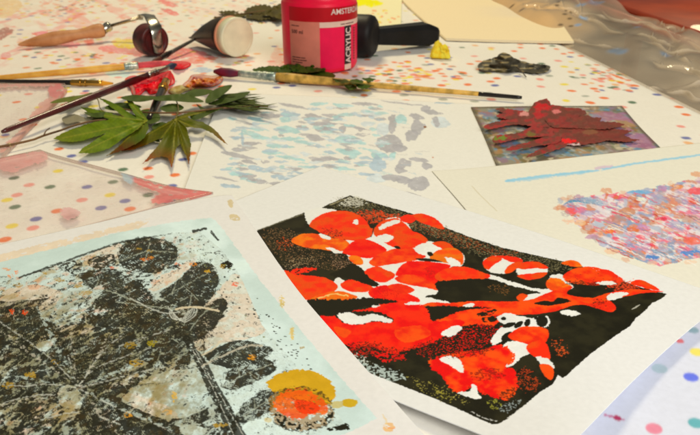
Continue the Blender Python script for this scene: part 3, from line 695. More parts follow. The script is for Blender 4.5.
# how much dark ink lies where
dens = np.where(inner, 0.27, 0.0)
dens = np.where(inner & (y > 262 + 0.10 * (200 - x)) & (x < 205), 0.46, dens)
dens = np.where(inner & (y > 296) & (x < 190), 0.645 + .24 * (n_lo - .5) * 2, dens)
dens = np.where((x > 222) & inner, 0.20, dens)
LEAFS = ["118,252 127,242 145,237.5 165,240 177,250 178,258 168,266 150,272 130,271 120,263", "158,286 170,275.5 188,266 205,261.5 216,270 218,285 210,300 196,311 180,307 164,299", "66,290 84,271 110,269 135,279 152,296 157,313 130,313 100,306 78,297",
         "178,320 200,310 222,298 226,308 218,322 205,335 190,342", "205,356 220,345 240,340.5 262,345 273.5,350 264,358 240,366 219,366", "221,379 232,368 254,358 272,362 274.5,370 262,378.5 240,388 224,389", "236,416 249,400 265,390 283,387.5 286,398 270,411 250,421 238,423",
         "28,272 60,262 82,263 75,275 50,280 32,280", "90,258 110,252 118,262 104,270 90,266", "0,315 25,305 50,318 55,345 30,360 0,355", "95,318 130,312 165,320 185,340 150,360 110,355", "60,345 100,335 140,350 120,385 80,385", "0,375 40,365 75,385 40,400 0,402", "85,395 120,400 165,420 185,440 90,440", "0,420 30,412 80,425 90,445 0,450", "200,395 215,388 232,410 235,440 190,440 170,425", "118,300 160,300 182,318 180,335 140,330"]
LW = [.82, .94, .86, .90, .84, .76, .74, .62, .72, .80, .76, .72, .68, .84, .68, .60, .84]
for p, w in zip(LEAFS, LW):
    m_ = soft(p, 2.0)
    dens = np.where((m_ > 0), np.maximum(dens, w), dens)
for p, w in (("122,398 150,376 186,369 205,374 213,398 196,414 165,418 140,409", .24), ("150,290 168,276 186,264 192,266 172,285 158,293", .05), ("37,345 44,341 53,340 52,346 46,350 39,349", .0), ("57,392 70,386 82,396 78,408 62,405", .25), ("60,292 85,285 95,300 75,318 45,320 40,305", .36), ("0,268 20,276 60,270 85,285 60,295 0,300", .28), ("210,366 226,368 222,386 214,384", .1), ("180,425 205,428 200,437 182,434", .12), ("103,286 84,292 80,300 98,298", .3), ("178,262 222,250 236,276 218,268 205,260", .33)):
    m_ = soft(p, 1.4)
    dens = np.where(m_ > 0, w, dens)
for (x0, y0, x1, y1), p in zip(((119, 262, 178, 250), (160, 302, 217, 272), (68, 291, 155, 312), (182, 336, 224, 302), (205, 361, 273, 350), (223, 388, 274, 364), (238, 421, 285, 390), (190, 318, 90, 330), (80, 386, 140, 340), (80, 388, 180, 435), (80, 388, 10, 330)), LEAFS[:7] + [LEAFS[16], LEAFS[11], LEAFS[13], LEAFS[9]]):
    I = D.sel(pp(p)); m_ = inside(x[I], y[I], spline(pp(p)))
    L = math.hypot(x1 - x0, y1 - y0); ux, uy = (x1 - x0) / L, (y1 - y0) / L
    al_ = (x[I] - x0) * ux + (y[I] - y0) * uy; pe = np.abs(-(x[I] - x0) * uy + (y[I] - y0) * ux) * 1.5
    st = np.sin((al_ - pe * .9) * 2 * math.pi / 6.0 + 7 * (n_lo[I] - .5) + 3 * (n_mid[I] - .5)) ** 2
    dens[I] = np.where(m_, dens[I] + .24 * (st - .5) + .10 * np.exp(-pe), dens[I])
tex = 0.46 * n_mid + 0.34 * n_fine + 0.20 * np.clip(rid, 0, 1)
D.mix(inner * .62 * sm(235, 150, x) * sm(275, 325, y) * sm(.34, .52, fbm(D.gx / 4, D.gy / 5, 131, 4)), S(126, 112, 66))
ink = sm(0.055, -0.045, tex - (0.21 + 0.47 * dens)) * (dens > 0.02) * inner
D.mix(0.55 * inner * sm(.45, .75, dens) * (1 - ink) * sm(.35, .6, n_lo), S(104, 106, 78))
D.mix(0.97 * ink, S(22, 21, 11))
D.mix(0.45 * ink * sm(.52, .66, n_fine) * sm(.42, .58, fbm(D.gx / 3, D.gy / 4, 93, 3)), S(104, 104, 76))
D.mix(0.35 * ink * sm(.52, .66, fbm(D.gx / 3, D.gy / 5, 88, 3)) * (1 - sm(.5, .6, n_mid)), S(66, 52, 24))
for k, (ex, ey, w_, c_) in enumerate(((0, 330, 5, 0), (36, 305, 5, 1), (70, 330, 4, 0), (112, 332, 5, 0), (165, 352, 6, 1), (172, 378, 4, 0), (176, 432, 5, 1), (120, 436, 5, 0), (30, 430, 5, 1), (-8, 408, 6, 0), (-6, 372, 4, 1))):
    dx_, dy_ = ex - 78, ey - 388; L_ = math.hypot(dx_, dy_); nx_, ny_ = -dy_ / L_ * w_, dx_ / L_ * w_ * .6
    for off, cc_, gr_ in ((0, S(176, 186, 168) if c_ else S(186, 176, 150), .50), (.9, S(24, 23, 12), .40)):
        ox_, oy_ = nx_ * off * 1.6, ny_ * off * 1.6
        D.paint([(78 + dx_ * .10 + ox_, 388 + dy_ * .10 + oy_), (78 + dx_ * .45 + nx_ * .5 + ox_, 388 + dy_ * .45 + ny_ * .5 + oy_), (78 + dx_ * .75 + nx_ * .4 + ox_, 388 + dy_ * .75 + ny_ * .4 + oy_), (ex + ox_, ey + oy_), (78 + dx_ * .7 - nx_ * .4 + ox_, 388 + dy_ * .7 - ny_ * .4 + oy_), (78 + dx_ * .4 - nx_ * .4 + ox_, 388 + dy_ * .4 - ny_ * .4 + oy_)], cc_, rough=2.4, rs=3, alpha=.55, grain=gr_ + .03, gs=1.3, seed=400 + k)
INK = S(28, 27, 16); VE = S(150, 152, 128); VP = S(186, 184, 164)
# leaf outlines and veins
for p in LEAFS[:7]:
    q = pp(p); D.line(q + [q[0]], 1.2, INK, .6, 1.6, grain=.46, gs=1.0)
def vein(p, w=.8, c=VE, al=.7, g=.38): D.line(p, w, c, al, .5, grain=g, gs=1.1, seed=int(pp(p)[0][0]))
for p in ("119,262 145,252 174,252", "142,268 148,250 150,240", "160,300 180,288 214,270", "172,294 178,276", "185,287 198,300", "70,292 105,290 150,308", "95,291 100,276", "115,293 130,300", "190,330 205,312 222,304", "224,352 206,363", "240,354 232,346", "250,352 256,361", "224,386 248,373 272,364", "240,377 238,368", "250,373 258,379", "240,419 262,404 284,391", "255,409 254,398", "265,402 274,408", "116,302 150,306 190,312", "170,314 176,304 190,296", "182,330 186,318 192,294"): vein(p, 1.0)
for p in ("78,388 58,365 40,350 18,334 0,322", "78,388 72,370 68,355", "78,388 92,366 104,350 124,334", "78,388 50,384 20,386 0,384", "78,388 105,402 132,414 160,426 185,440", "78,388 110,380 140,372 170,366", "78,388 88,374 110,362 150,348", "40,420 80,412 120,424", "0,404 30,396 60,394", "100,355 130,342 170,330"): vein(p, 1.4, VP, .55, .47)
for k in range(5):
    D.line([(168 + k * 1.6, 306 + k * 2), (172 + k * 3, 318 + k), (182 + k * 3.5, 318 - k), (190 + k * 1.5, 310 - k)], .9, VP, .75, .4, grain=.3)
# stem
D.line("186,338 194,352 203,366 212,386 224,408 240,440", 7, INK, .92, .8, grain=.30, gs=1.0, w1=15); D.line("190,345 205,372 222,408 236,440", 1.0, VP, .7, .5, grain=.42); D.line("196,350 214,384 230,412 246,440", 1.0, VP, .6, .5, grain=.45)
D.line("202,366 222,356 246,346 262,346", 2.0, S(176, 166, 140), .8, .5, grain=.3); D.line("220,342 212,350 202,355", 1.6, S(190, 178, 150), .8, .4); D.line("176,309 190,307 205,308 219,311", 2.0, S(196, 182, 152), .85, .4); D.line("130,298 160,312 180,312", 1.2, VP, .6, .5)
# framing lines
D.line("18,278 60,263 100,249 125,241.5 150,237", 2.0, INK, .9, .5, grain=.28, gs=2); D.line("150,237 172,233.5", 1.2, INK, .7, .5, grain=.4, gs=2)
D.line("193,231.5 206,228.5", 2.6, INK, .95, .7, grain=.28, gs=1.5); D.line("211,231.5 218,240", 2.2, INK, .95, .5, grain=.3); D.ell(227, 265, 6, 4, INK, rough=1.2, grain=.3, gs=1)
for k in range(150):
    px, py = rs.uniform(180, 265), rs.uniform(225, 345)
    if inside(np.array([px]), np.array([py]), np.array(pp("180,232 220,250 240,280 268,330 300,372 240,340 200,262")))[0]: D.ell(px, py, rs.uniform(.4, 1.3), rs.uniform(.3, .8), INK if rs.rand() < .6 else S(110, 112, 70), rough=.4)
for k in range(40):
    t = rs.rand(); px, py = 250 + 60 * t + rs.normal() * 4, 300 + 72 * t + rs.normal() * 4
    D.ell(px, py, rs.uniform(.4, 1.4), rs.uniform(.3, .8), INK, rough=.4)
for (px, py, rx, ry, c) in ((139, 249, 3, 1.5, OC), (150, 251, 4, 2, OC), (145, 259, 6, 1.6, S(205, 115, 40)), (151, 257, 4, 2, S(196, 130, 50)), (178, 264, 4, 1.6, S(215, 110, 50)), (193, 264.5, 5, 2, S(215, 130, 40)), (207, 271, 5, 2, S(190, 150, 40)), (222, 267, 4, 3, OC), (235, 284, 4, 2, S(205, 80, 40)), (112, 267.5, 3, 1.6, S(205, 95, 40)), (6, 269, 5, 1.6, S(200, 125, 50)), (17, 272, 3, 2.4, S(200, 115, 50)), (10, 276, 3, 2, S(200, 125, 50)), (18, 285, 6, 2.4, OC), (45, 273, 4, 2, OC), (3, 290, 4, 1.6, OC), (60, 280, 7, 2.2, OC), (78, 286, 5, 3, OC), (86, 293, 8, 3, OC), (12, 311, 4, 3, S(205, 80, 30)), (25, 312, 4, 3, S(195, 75, 30)), (174, 396, 3, 7, S(190, 150, 40)), (252, 357, 5, 3, S(200, 140, 40)), (282, 302, 4, 7, S(186, 160, 60)), (292, 333, 3, 8, S(184, 154, 55)), (302, 348, 2, 2, OC), (136, 363, 8, 4, OC), (152, 343, 7, 4, S(150, 135, 40)), (130, 345, 8, 4, S(140, 115, 40)), (30, 375, 7, 4, OC), (8, 385, 7, 4, OC), (55, 362, 5, 3, OC), (168, 412, 6, 3, S(190, 150, 90)), (220, 425, 10, 3, OC), (128, 415, 5, 3, S(190, 140, 60))):
    D.ell(px, py, rx * .85, ry * .85, c, rough=1.6, rs=2, alpha=.75, grain=.44, gs=.8, seed=int(px) + 1, var=.15)
# the flower in ochre and orange
D.paint("267,384 277,375 294,369.5 314,371.5 330,380 335,392 331,402 318,406 296,400 278,394", S(188, 150, 48), rough=2.2, var=.06, rgb2=S(174, 138, 40)); D.paint("330,402 345,401 357,400 355,405 345,406 334,408", S(178, 160, 90), rough=1.0, alpha=.8); D.paint("343,400 352,399 358,402 353,407 344,406", S(180, 150, 50), rough=.8)
D.paint("268,402 278,391 300,387 318,391.5 331,404 333,418 320,428 296,431 277,424", S(134, 100, 30), rough=2.4, alpha=.7, grain=.34, gs=1.4); D.paint("273,402 284,391.5 303,389.5 318,396 328,406 326,414 312,414 300,419 288,417 278,411", S(224, 84, 22), rough=3.0, alpha=.9, grain=.25, gs=1.2, rgb2=S(206, 100, 28)); D.paint("296,400 312,402 320,409 308,414 297,410", S(236, 66, 14), rough=1.2)
D.paint("276,412 295,421 320,420 332,412 330,422 316,429 293,431 280,426", INK, rough=1.4, grain=.50, gs=1.0); D.line("269,404 276,394 296,388 318,391 330,402 333,416 322,427 300,431 280,426 270,414 269,404", 2.4, INK, .75, 2.2, grain=.50, gs=.8)
for k in range(26): D.line([(274 + rs.rand() * 46, 391 + rs.rand() * 22), (280 + rs.rand() * 46, 395 + rs.rand() * 22)], .7, S(110, 45, 14), .5, .8, grain=.5)
D.paint("327,428 338,426 346,423 349,428 340,430 330,431", INK, rough=.9, grain=.33, gs=1.2); D.paint("344,424 350,428 347,430", INK, rough=.6)
D.ell(268, 420, 4, 2.4, S(190, 170, 110), alpha=.6)
D.paint("383,425 390,422 395,427 390,432 384,431", S(202, 160, 100), rough=1.2, alpha=.8, grain=.3, gs=2); D.line("388,428 395,428", .8, S(220, 120, 50), .7, .4); D.line("383,415 387,421 386,424", 1.6, S(205, 178, 120), .6, .8)
for p in ("228,201 233,200 232.5,207 229,206", "230,215 236,214 240,219 233,221"): D.paint(p, S(186, 166, 118), rough=1.0, alpha=.75, grain=.25, gs=2)
zD = 0.0056 + 0.0022 * sm(.85, 1.0, D.u) * sm(.5, .8, D.v) + 0.0008 * fbm(D.gx / 70, D.gy / 70, 4, 2) - 0.0030 * sm(0.75, 1.0, D.v) * sm(.9, .4, D.u)
o = D.build('leaf_print', zD, im)
tag(o, 'white sheet with a dark leaf print on pale aqua and an orange flower', 'art print', PRG)

# ---------- far papers
Y = Sheet([(338, -6), (402, -6)], [(402, -6), (401, 27)], [(352, 30), (401, 27)], [(338, -6), (352, 30)], 120, 60, S(226, 206, 166))
Y.paint("352,0 366,-2 384,3 374,7 362,6 350,9", S(232, 205, 40), rough=1.2, grain=.2, gs=4)
for k in range(26): Y.ell(rs.uniform(360, 400), rs.uniform(10, 25), 1.6, .7, (OR, YE, S(232, 140, 90))[k % 3], rough=.4, alpha=.7)
o = Y.build('yellow_stained_paper', 0.001 + 0 * Y.u, pm); tag(o, 'cream paper with a yellow paint stain behind the black roller', 'paper')
Hs = Sheet([(398, -16), (470, -15), (540, -13)], [(540, -13), (552, 8), (574, 41.5)], [(446, 38.5), (510, 40.5), (574, 41.5)], [(398, -16), (404, 2), (446, 38.5)], 200, 90, S(216, 196, 160))
Hs.mix(.35 * sm(.1, .0, np.abs(Hs.v - .45) - .05) * sm(.3, .9, Hs.u), S(190, 178, 165))  # grey-brown shadow band across the sheet, painted into its colour
o = Hs.build('large_cream_paper', 0.003 + 0.004 * np.sin(Hs.v * 5 + 0.6 * Hs.u) ** 2 * (1 - Hs.v) * Hs.u, pm, skirt=0.003); tag(o, 'large cream sheet with wavy folds at the far end of the table', 'paper')

# ================================================================== CLEAR GEL PLATES
gm = painted('gel_film', 0.2, 0.4, 0.12, 250, alpha=True)
def gel(name, top, right, bottom, left, label, blobs, seed):
    g = Sheet(top, right, bottom, left, 300, 140, S(204, 180, 164))
    a = 0.0 + 0.34 * fbm(g.gx / 25, g.gy / 25, seed, 4)
    n = fbm(g.gx / 9, g.gy / 9, seed + 2, 4)
    g.mix(.5 * sm(.55, .7, n), S(205, 190, 168)); g.mix(.5 * sm(.6, .75, fbm(g.gx / 4, g.gy / 4, seed + 8, 4)), S(170, 150, 125))
    al0 = a + .20 * sm(.66, .8, fbm(g.gx / 3, g.gy / 3, seed + 4, 3))
    before = g.c.copy()
    for p, c, w in blobs:
        g.paint(p, c, rough=2.2, alpha=w, var=.15, grain=.22, gs=5)
    ch = np.abs(g.c - before).sum(-1) > .02
    al0 = np.where(ch, np.maximum(al0, .8), al0)
    e = np.minimum(np.minimum(g.v, 1 - g.v) * 2, np.minimum(g.u, 1 - g.u) * 2)
    g.mix(.45 * sm(.03, .0, e), S(140, 110, 84)); al0 = np.maximum(al0, .75 * sm(.03, 0, e))
    g.c[..., 3] = np.clip(al0, 0, 1)
    o = g.build(name, 0.0030 + 0 * g.u, gm, skirt=0.003)
    tag(o, label, 'gel plate', 'clear gel printing plates')
gel('gel_plate', [(-60, 172), (0, 158), (40, 149.5)], [(40, 149.5), (60, 156), (120, 172), (172, 186), (213, 192)], [(-60, 268), (60, 236), (213, 200)], [(-60, 172), (-60, 268)], 'clear gel plate with a pink tip, above the leaf print',
    (("0,158 30,152 44,152 46,160 30,166 14,172 0,170", S(232, 150, 140), .8), ("128,174 150,182 180,188 210,191.5 216,195 205,198 182,199 160,204 150,200 160,193 140,186", S(228, 100, 95), .85), ("150,186 170,190 190,193 170,195", S(238, 150, 140), .6), ("122,172 134,176 132,184 124,180", S(150, 180, 185), .7), ("60,210 75,208 80,216 66,220", S(230, 140, 140), .5)), 3)
gel('gel_plate', [(-80, 86), (0, 83.5), (64, 83)], [(64, 83), (67, 88), (60, 97), (34, 122), (-4, 162)], [(-80, 190), (-30, 175), (-4, 162)], [(-80, 86), (-80, 190)], 'clear gel plate with a pink corner, under the dark red brush',
    (("50,86 62,85 66,90 62,96 52,97 48,92", S(226, 100, 100), .75), ("40,104 55,96 62,98 45,116 20,138 4,152 0,148 18,132", S(222, 140, 125), .65), ("0,84 30,83 62,83 50,86 20,87 0,88", S(210, 120, 110), .5)), 14)

# ================================================================== PAINT JAR
jm = mat('pink_paint_jar', (0.95, 0.006, 0.055), 0.38, var=.05, bump=.03, spec=.25, coat=.05)
fr = at(320.5, 74.5, 0); Rj = 36.5 * depth(fr) / F * 1.05
vd = Vector((fr[0], fr[1], 0)).normalized(); ctr = Vector((fr[0], fr[1], 0)) + vd * Rj
front = -vd; side = Vector((front.y * -1, front.x, 0)); side = Vector((-front.y, front.x, 0))
if side.x < 0: side = -side
jar = empty('paint_jar', ctr, 'hot pink acrylic paint jar standing behind the brushes', 'paint jar')
def jz(py): return zat(ctr.x - vd.x * Rj, ctr.y - vd.y * Rj, py)
ztop = jz(-3)
def ringz(z, r): return (Vector((ctr.x, ctr.y, z)), Vector((1, 0, 0)), Vector((0, 1, 0)), r, r)
loft('body', [ringz(0.0003, Rj * .90), ringz(0.0012, Rj * .965), ringz(0.004, Rj * .995), ringz(0.007, Rj), ringz(jz(7), Rj), ringz(jz(5.6), Rj * .985), ringz(jz(4.0), Rj * .985), ringz(jz(3.0), Rj * .99), ringz(jz(-1), Rj * .97), ringz(jz(-5), Rj * .90)], jm, jar, 72)
loft('lid', [ringz(jz(-5) + .0003, Rj * .88), ringz(jz(-5) + .001, Rj * .93), ringz(jz(-14), Rj * .93), ringz(jz(-15), Rj * .90)], mat('jar_lid', (0.75, 0.02, 0.07), .35, var=.05), jar, 72)
def wrap(name, a0, a1, y0, y1, m, off, parent=jar, n=40):
    """label piece on the jar between two angles (degrees from the front) and two rows"""
    z0, z1 = jz(y0), jz(y1); v = []; f = []
    for i in range(n + 1):
        a = math.radians(a0 + (a1 - a0) * i / n); d = front * math.cos(a) + side * math.sin(a)
        for z in (z1, z0): v.append((ctr.x + d.x * (Rj + off), ctr.y + d.y * (Rj + off), z))
    for i in range(n): f.append((2 * i, 2 * i + 2, 2 * i + 3, 2 * i + 1))
    me = bpy.data.meshes.new(name); me.from_pydata(v, [], f); me.update()
    return link(name, me, m, parent)
lab = wrap('label', -49, 92, 8, 69.5, mat('label_pink', (0.93, 0.008, 0.085), .38, var=.05, bump=.02, spec=.2), .0003)
wrap('label_band', -49, 92, 8, 22.3, mat('label_red', (0.50, 0.003, 0.012), .38, var=.06, bump=.02, spec=.2), .0006, lab)
wrap('label_panel', -49, 0, 22.3, 69, mat('label_pale', (0.72, 0.21, 0.155), .45, var=.06, bump=.02), .0006, lab)
wrap('label_stripe', 0, 92, 22.6, 28.0, mat('label_white', (0.85, 0.58, 0.50), .4, var=.06, bump=.02), .0006, lab)
wrap('black_strip', 39, 53, 27.8, 66.5, mat('label_black', (0.02, 0.015, 0.018), .35, var=.05, bump=.02), .0008, lab)
wrap('white_square', 39, 53, 66.7, 72, MATS['label_white'], .0008, lab)
def letter(txt, size_px, a_left, y_base, m, off, rot=False, bold=0.0, name='lettering', squeeze=1.0):
    cu = bpy.data.curves.new('txt', 'FONT'); cu.body = txt; cu.size = 1.0; cu.offset = bold
    ob = bpy.data.objects.new('txt', cu); COL.objects.link(ob)
    dg = bpy.context.evaluated_depsgraph_get(); dg.update()
    me = bpy.data.meshes.new_from_object(ob.evaluated_get(dg)); COL.objects.unlink(ob); bpy.data.objects.remove(ob)
    mm = abs(jz(30) - jz(40)) / 10
    s = size_px * mm
    for v_ in me.vertices:
        tx, ty = v_.co.x * s, v_.co.y * s
        if rot: tx, ty = -ty, tx * squeeze
        else: tx *= squeeze
        a = math.radians(a_left) + tx / Rj; d = front * math.cos(a) + side * math.sin(a)
        v_.co = (ctr.x + d.x * (Rj + off), ctr.y + d.y * (Rj + off), jz(y_base) + ty)
    me.materials.clear()
    return link(name, me, m, lab, False)
wm = mat('letter_white', (0.78, 0.62, 0.60), .4, var=.03, bump=.0); km = mat('letter_dark', (0.10, 0.03, 0.03), .4, var=.03, bump=.0)
letter('AMSTERDAM', 7.6, 17, 15.2, wm, .0009, bold=.012, squeeze=1.02)
letter('ACRYLIC', 10.5, 51.5, 65.5, wm, .0011, rot=True, bold=.02, squeeze=.86)
fine = lambda a, b, y, h: wrap('small_print', a, b, y, y + h, km, .0009, lab, 6)
for (y, aa) in ((26.4, ((-45, -38), (-37, -31))), (58.2, ((-45, -39), (-38, -30), (-29, -22))), (60.6, ((-45, -37), (-36, -32), (-31, -20))), (63.0, ((-45, -40), (-39, -27)))):
    for a, b in aa: fine(a, b, y, .8)
for y in np.arange(31, 64, 2.6): wrap('small_print', 60, 64, y, y + 1.4, km, .0009, lab, 3)
for a, b in ((32, 40), (41, 52), (53, 60)): fine(a, b, 25.2, .9)
letter('500 ml', 5.2, -45, 34.5, km, .0009, bold=.015)

# ================================================================== ROLLERS, TUBE
wood = mat('beech_handle', S(180, 134, 94), .5, var=.22, vscale=45, rgb2=S(148, 98, 60))
chrome = mat('steel', (0.55, 0.52, 0.46), .22, 1.0, var=.2, vscale=80, rgb2=(0.25, 0.22, 0.18))
# small wooden handled brayer
h0, h1 = V(18, 45, .005), V(104, 30, .015)
br = empty('hand_roller', (h0.x, h0.y, 0), 'small ink roller with a wooden handle and dark red drum', 'ink roller', 'ink rollers')
u_ = unit(h0.lerp(h1, .5))
turned('handle', h0, h1, [(0, .6 * u_), (.02, 1.4 * u_), (.10, 3.3 * u_), (.25, 5.6 * u_), (.40, 6.9 * u_), (.52, 6.4 * u_), (.68, 5.0 * u_), (.78, 5.2 * u_), (.88, 6.9 * u_), (.95, 7.2 * u_), (.985, 6.6 * u_), (1, 5.2 * u_)], wood, br, 24)
f1 = V(108.5, 26.5, .018)
turned('ferrule', h1 + (f1 - h1) * -.3, f1, [(0, 4.2 * u_), (.6, 4.2 * u_), (.75, 5 * u_), (1, 5 * u_)], chrome, br)
r1 = V(141, 17.5, .030)
turned('rod', f1, r1, [(0, 1.6 * u_), (1, 1.6 * u_)], mat('rod_steel', (0.52, 0.42, 0.28), .3, 1.0, var=.1), br, 12)
gc = at(153, 55.5, 0); Rr = 15.2 * depth(gc) / F
dc = Vector((gc[0], gc[1], Rr)); ax = Vector((.72, -.69, 0)).normalized()
ea = Vector((ax.y, -ax.x, 0)); eb = Vector((0, 0, 1))
drum = loft('drum', [(dc - ax * .012, ea, eb, Rr * .96, Rr * .96), (dc - ax * .011, ea, eb, Rr, Rr), (dc + ax * .009, ea, eb, Rr, Rr), (dc + ax * .0105, ea, eb, Rr * .95, Rr * .95), (dc + ax * .0106, ea, eb, Rr * .72, Rr * .72), (dc + ax * .0085, ea, eb, Rr * .70, Rr * .70)], mat('drum_rubber', S(82, 34, 30), .4, var=.3, rgb2=S(44, 22, 20)), br, 40)
loft('axle', [(dc + ax * .008, ea, eb, .0028, .0028), (dc + ax * .0165, ea, eb, .0028, .0028)], chrome, drum, 14)
# bracket strap: bent flat bar from rod end over the drum and down its outer side
pth = [r1 + Vector((-.001, 0, -.003)), r1 + Vector((.000, 0, .003)), r1 + Vector((.004, -.001, .0042)), V(149, 15.5, .034), dc + ax * .0145 + Vector((0, 0, Rr * .98)), dc + ax * .0155 + Vector((0, 0, Rr * .5)), dc + ax * .0155, dc + ax * .0152 + Vector((0, 0, -Rr * .66)), dc + ax * .0150 + Vector((0, 0, -Rr * .74))]
wd = [.0040, .0052, .0060, .0074, .0074, .0068, .0070, .0060, .003]
rg = []
for i, p in enumerate(pth):
    d = (pth[min(i + 1, len(pth) - 1)] - pth[max(i - 1, 0)]).normalized()
    a = ea.copy(); a = (a - d * a.dot(d)).normalized(); b = d.cross(a).normalized()
    rg.append((p, a, b, wd[i], .0009))
loft('bracket', rg, chrome, br, 16)

# black brayer behind the jar
blk = mat('black_rubber', S(26, 23, 21), .5, var=.15, rgb2=S(18, 16, 15), spec=.18); blk2 = mat('black_plastic', S(22, 20, 19), .42, var=.1, rgb2=S(16, 14, 13), spec=.2)
gb = at(366, 57.5, 0)
Rb = 20.5 * depth(gb) / F
bc = Vector((gb[0], gb[1] + .004, Rb)); ab = Vector((.95, -.30, 0)).normalized(); ea2 = Vector((ab.y, -ab.x, 0))
br2 = empty('hand_roller', (bc.x, bc.y, 0), 'all black rubber roller lying just behind the pink jar', 'ink roller', 'ink rollers')
loft('drum', [(bc - ab * .05, ea2, eb, Rb * .9, Rb * .9), (bc - ab * .048, ea2, eb, Rb * .98, Rb * .98), (bc + ab * .004, ea2, eb, Rb, Rb), (bc + ab * .0085, ea2, eb, Rb * .95, Rb * .95), (bc + ab * .0115, ea2, eb, Rb * .80, Rb * .80), (bc + ab * .0125, ea2, eb, Rb * .5, Rb * .5)], blk, br2, 40)
ha, hb = V(373, 36, .020), V(434.5, 33.5, .016)
hd = (hb - ha).normalized(); hw = hd.cross(Vector((0, 0, 1))).normalized(); hu = hw.cross(hd)
me = bpy.data.meshes.new('handle'); bm = bmesh.new()
prof = [(0, 7.6), (.55, 9.5), (.84, 10.6), (.955, 9.6), (1.0, 7.8)]
rows = []
for t, hpx in prof:
    c = ha.lerp(hb, t); uu_ = unit(c); hh = hpx * uu_; ww = .012 + .004 * t
    if t == 1.0: ww *= .8
    top = hh * (1.0 if t < .9 else .8); 
    rows.append([bm.verts.new(c + hw * (ww * s) + hu * (top * k)) for s, k in ((-.7, 1), (.7, 1), (1, .55), (1, -.8), (.8, -1), (-.8, -1), (-1, -.8), (-1, .55))])
for a, b in zip(rows, rows[1:]):
    for k in range(8): bm.faces.new((a[k], a[(k + 1) % 8], b[(k + 1) % 8], b[k]))
bm.faces.new(rows[0][::-1]); bm.faces.new(rows[-1])
bmesh.ops.recalc_face_normals(bm, faces=bm.faces); bmesh.ops.bevel(bm, geom=list(bm.edges), offset=.0004, segments=2, affect='EDGES')
bm.to_mesh(me); bm.free(); link('handle', me, blk2, br2, False)
turned('fork', V(361, 18, .042), V(376, 34, .022), [(0, .002), (1, .003)], mat('fork_blue', S(110, 140, 150), .4), br2, 12)

# paint tube with a wide white cap
tc_ = at(239, 57.5, 0); Rt = 19.3 * depth(tc_) / F
cc = Vector((tc_[0], tc_[1] + .002, Rt)); td = Vector((-.70, .71, 0)).normalized()
e1 = Vector((td.y, -td.x, 0)); 
tube = empty('paint_tube', (cc.x, cc.y, 0), 'dark paint tube lying down with its wide white cap facing forward', 'paint tube')
capm = mat('white_cap', S(208, 202, 168), .4, var=.06); pinkcap = mat('pink_rim', S(206, 150, 118), .45, var=.1)
cap = loft('cap', [(cc + td * .012, e1, eb, Rt * .97, Rt * .97), (cc + td * .001, e1, eb, Rt, Rt), (cc, e1, eb, Rt * .97, Rt * .97), (cc - td * .0002, e1, eb, Rt * .86, Rt * .86), (cc + td * .0006, e1, eb, Rt * .84, Rt * .84)], capm, tube, 48)
loft('cap_rim', [(cc + td * .0122, e1, eb, Rt * .99, Rt * .99), (cc + td * .016, e1, eb, Rt * 1.0, Rt * 1.0)], pinkcap, cap, 48)
tl = []
for t, ra, rb, dz in ((0, .93, .93, 0), (.12, .95, .93, 0), (.35, .99, .82, -.18), (.6, 1.02, .58, -.42), (.85, 1.05, .26, -.75), (.94, 1.05, .08, -.9), (1.0, 1.05, .05, -.92)):
    tl.append((cc + td * (.0165 + .085 * t) + Vector((0, 0, dz * Rt * .6)), e1, eb, Rt * ra * (1 - .70 * t), Rt * rb))
loft('body', tl, mat('dark_tube', S(36, 31, 24), .35, var=.3, vscale=40, rgb2=S(62, 48, 32)), tube, 40)

# ================================================================== BRUSHES
BG = 'paint brushes lying on the table'
def brush(label, ends, prof_px, mats, cuts, flat_tip=1.0, name='paint_brush', zz=(0.004, 0.004)):
    """ends: (tail px, tip px); cuts: t where ferrule and bristles begin; prof_px: [(t, radius px)]"""
    p0, p1 = V(*ends[0], zz[0]), V(*ends[1], zz[1])
    root = empty(name, p0.lerp(p1, .5) * 1.0, label, 'paint brush', BG)
    root.location.z = 0
    t_ = [a for a, _ in prof_px]; r_ = [b for _, b in prof_px]
    def seg(n, ta, tb, m, k=1.0, flat=1.0, par=root):
        ts = sorted({ta, tb} | {t for t in t_ if ta < t < tb} | {ta + (tb - ta) * i / 8 for i in range(9)})
        pr = []
        for t in ts:
            q = p0.lerp(p1, t); pr.append(((t - ta) / (tb - ta), max(.0002, np.interp(t, t_, r_) * unit(q) * k)))
        return turned(n, p0.lerp(p1, ta), p0.lerp(p1, tb), pr, m, par, 18, flat)
    h = seg('handle', 0, cuts[0], mats[0])
    if len(cuts) > 2: seg('tip', -cuts[2], 0.0, mats[3])
    seg('ferrule', cuts[0] - .012, cuts[1], mats[1], 1.12)
    for q_ in (.25, .42): tc2 = cuts[0] + (cuts[1] - cuts[0]) * q_; seg('crimp_ring', tc2 - .006, tc2 + .006, mats[1], 1.28)
    seg('bristles', cuts[1] - .004, 1.0, mats[2], 1.0, flat_tip)
    return root
tan = mat('pale_wood_handle', S(206, 162, 84), .4, var=.15, vscale=70, rgb2=S(184, 132, 60)); tan2 = mat('speckled_wood_handle', S(200, 160, 88), .45, var=.3, vscale=110, rgb2=S(130, 104, 52))
darkred = mat('dark_red_handle', S(74, 34, 32), .28, var=.2, rgb2=S(44, 22, 22), coat=.3); blackh = mat('black_handle', S(34, 28, 24), .28, var=.2, coat=.3)
gold = mat('brass', (0.72, 0.40, 0.08), .25, 1.0, var=.2); silver = mat('old_ferrule', S(178, 176, 150), .35, .5, var=.3, vscale=150, rgb2=S(90, 110, 100))
brush('long pale wooden brush with pink bristles, touching the red paint', ((-30, 80.5), (173, 62.5)), [(0, 2.2), (.3, 2.9), (.62, 3.6), (.75, 3.2), (.82, 3.0), (.9, 3.2), (.97, 2.4), (1, .8)], (tan, silver, mat('pink_bristle', S(214, 84, 86), .6, var=.3), None), (.755, .815), zz=(.004, .006))
